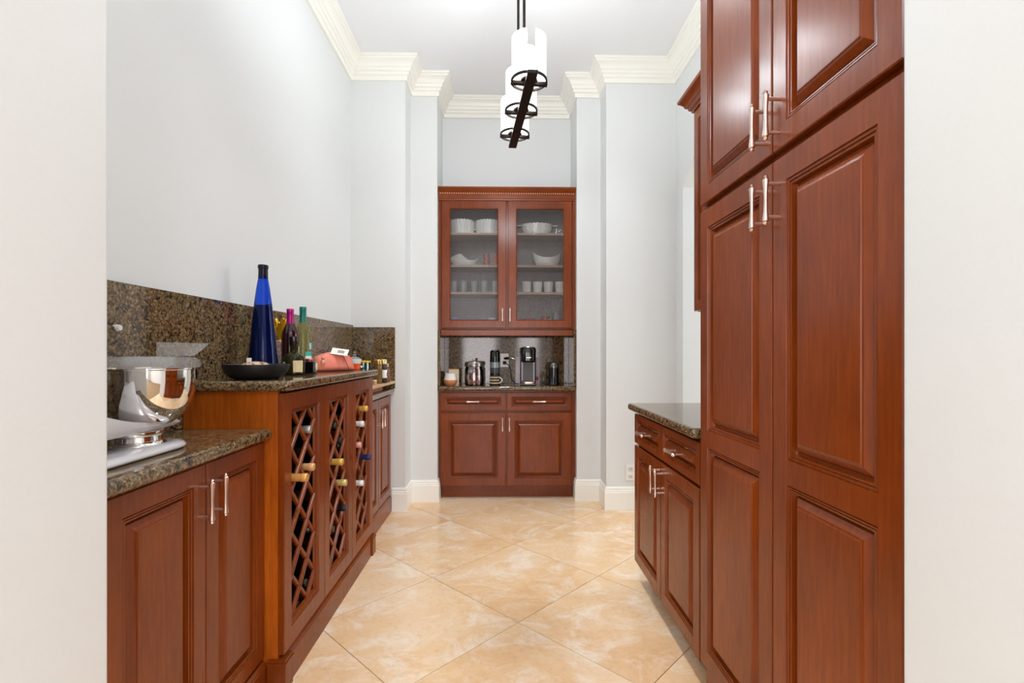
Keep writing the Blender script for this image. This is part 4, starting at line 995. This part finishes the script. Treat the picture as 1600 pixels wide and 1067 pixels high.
op_ = thing('oval_dish', 'white oval baking dish with two handles on the top shelf, right', 'dish', (0.286, 4.06, S1))
MB().rings(fluted('', '', 0, od + oi_, n=96, lobes=24, amp=0.012, sx=1.42), cap0=True).build('dish_body', M['porcelain'], op_, local=True, angle=60)
for s_ in (-1, 1):
    MB().box(s_ * 0.126, s_ * 0.168, -0.035, 0.035, 0.074, 0.084).build('handle', M['porcelain'], op_, local=True, bevel=0.004, seg=2)
def horned(name, label, loc, L, D, H, dip, asym=0.0):
    n = 32; rl = []
    for i, (f_, ins) in enumerate([(0.0, 0.62), (0.12, 0.74), (0.5, 0.92), (1.0, 1.0), (1.0, 0.96), (0.5, 0.88), (0.16, 0.68), (0.14, 0.01)]):
        ring = []
        for k in range(n):
            a = 2 * PI * k / n; cx_ = math.cos(a); hx = abs(cx_) ** 2.2; hh = H * (1 - dip + dip * hx) * (1 + asym * -cx_)
            ring.append((L * 0.5 * ins * cx_, D * 0.5 * ins * math.sin(a) * (1 - 0.25 * hx * f_), hh * f_))
        rl.append(ring)
    o = MB().rings(rl, cap0=True).build(name, M['porcelain'], None, angle=70); o.location = loc
    return tag(o, label, 'bowl')
# sculpted bowl: high peak left of the middle, low saddle, small horn at the right
rl = []; n = 40
def crest(t): # height along the length, t from -1 (left) to 1
    P = [(-1, 0.070), (-0.8, 0.080), (-0.22, 0.105), (0.05, 0.072), (0.35, 0.048), (0.7, 0.052), (1, 0.068)]
    for (a, b), (c_, d_) in zip(P, P[1:]):
        if a <= t <= c_: return b + (d_ - b) * (t - a) / (c_ - a)
    return 0.07
for f_, ins in [(0.0, 0.60), (0.10, 0.72), (0.5, 0.90), (1.0, 1.0), (1.0, 0.965), (0.5, 0.86), (0.14, 0.66), (0.12, 0.01)]:
    rl.append([(0.118 * ins * math.cos(2 * PI * k / n), 0.062 * ins * math.sin(2 * PI * k / n), crest(math.cos(2 * PI * k / n)) * f_) for k in range(n)])
o = MB().rings(rl, cap0=True).build('sculpted_bowl', M['porcelain'], None, angle=70); o.location = (-0.315, 4.06, S2)
tag(o, 'white sculpted bowl with one high peak on the second shelf, left', 'bowl')
horned('boat_bowl', 'white boat shaped bowl with two raised ends on the second shelf, right', (0.368, 4.06, S2), 0.245, 0.14, 0.125, 0.42)
PINKG = NT('pink_glass'); PINKG.b.inputs['Base Color'].default_value = srgb(226, 140, 130); PINKG.b.inputs['Roughness'].default_value = 0.1; PINKG.b.inputs['Transmission Weight'].default_value = 0.35
for x, wd in ((-0.131, 'middle of the second shelf'), (-0.052, 'right end of the left second shelf')):
    o = MB().lathe([(0, 0), (0.022, 0), (0.024, 0.004), (0.026, 0.06), (0.024, 0.105), (0.022, 0.105), (0.023, 0.06), (0.021, 0.008), (0, 0.006)], n=24).build('pink_glass', PINKG.m); o.location = (x, 4.06, S2)
    tag(o, 'pink glass vase at the %s behind reeded glass' % wd, 'vase')
FROST = plain('frosted_tumbler_glass', srgb(222, 222, 220), 0.15, trans=0.45)
for k, x in enumerate((-0.404, -0.318, -0.232, -0.146, -0.060)):
    o = MB().lathe([(0, 0), (0.027, 0), (0.028, 0.003), (0.031, 0.100), (0.029, 0.100), (0.0265, 0.010), (0, 0.009)], n=24).build('tumbler', FROST); o.location = (x, 4.05, S3)
    tag(o, '%s clear tumbler in the row on the third shelf, left' % ('first', 'second', 'third', 'fourth', 'fifth')[k], 'glass', 'tumblers in a row on the third shelf')
for k, x in enumerate((0.198, 0.290, 0.380, 0.474)):
    o = MB().lathe([(0, 0), (0.032, 0), (0.034, 0.003), (0.041, 0.094), (0.039, 0.096), (0.0315, 0.010), (0, 0.008)], n=28).build('cup', M['porcelain']); o.location = (x, 4.05, S3)
    tag(o, '%s white cup in the row on the third shelf, right' % ('first', 'second', 'third', 'fourth')[k], 'cup', 'white cups in a row on the third shelf')
BLUEP = plain('blue_white_glaze', srgb(150, 168, 208), 0.2, mottled=0.3)
def low(name, x, r, h, mat, label, cat):
    o = MB().lathe([(0, 0), (r * 0.55, 0), (r * 0.6, 0.003), (r, h), (r * 0.96, h), (r * 0.55, 0.008), (0, 0.007)], n=28).build(name, mat); o.location = (x, 4.06, S0); tag(o, label, cat)
low('small_bowl', -0.390, 0.050, 0.050, BLUEP, 'blue and white bowl at the left end of the bottom shelf', 'bowl')
low('saucer', -0.262, 0.060, 0.032, BLUEP, 'blue and white saucer on the bottom shelf beside the blue bowl', 'saucer')
low('small_bowl', -0.080, 0.042, 0.046, M['porcelain'], 'small white bowl at the right end of the left bottom shelf', 'bowl')
low('saucer', 0.222, 0.062, 0.036, plain('red_glaze', srgb(214, 90, 110), 0.2), 'red saucer on the bottom shelf behind the right glass door', 'saucer')
low('small_bowl', 0.352, 0.040, 0.060, plain('terracotta_glaze', srgb(186, 120, 108), 0.3), 'terracotta bowl on the bottom shelf, right', 'bowl')
o = MB().lathe([(0, 0), (0.026, 0), (0.028, 0.003), (0.030, 0.086), (0.028, 0.086), (0.026, 0.008), (0, 0.006)], n=24).build('tumbler', FROST); o.location = (0.446, 4.06, S0)
tag(o, 'clear tumbler at the right end of the bottom shelf', 'glass')
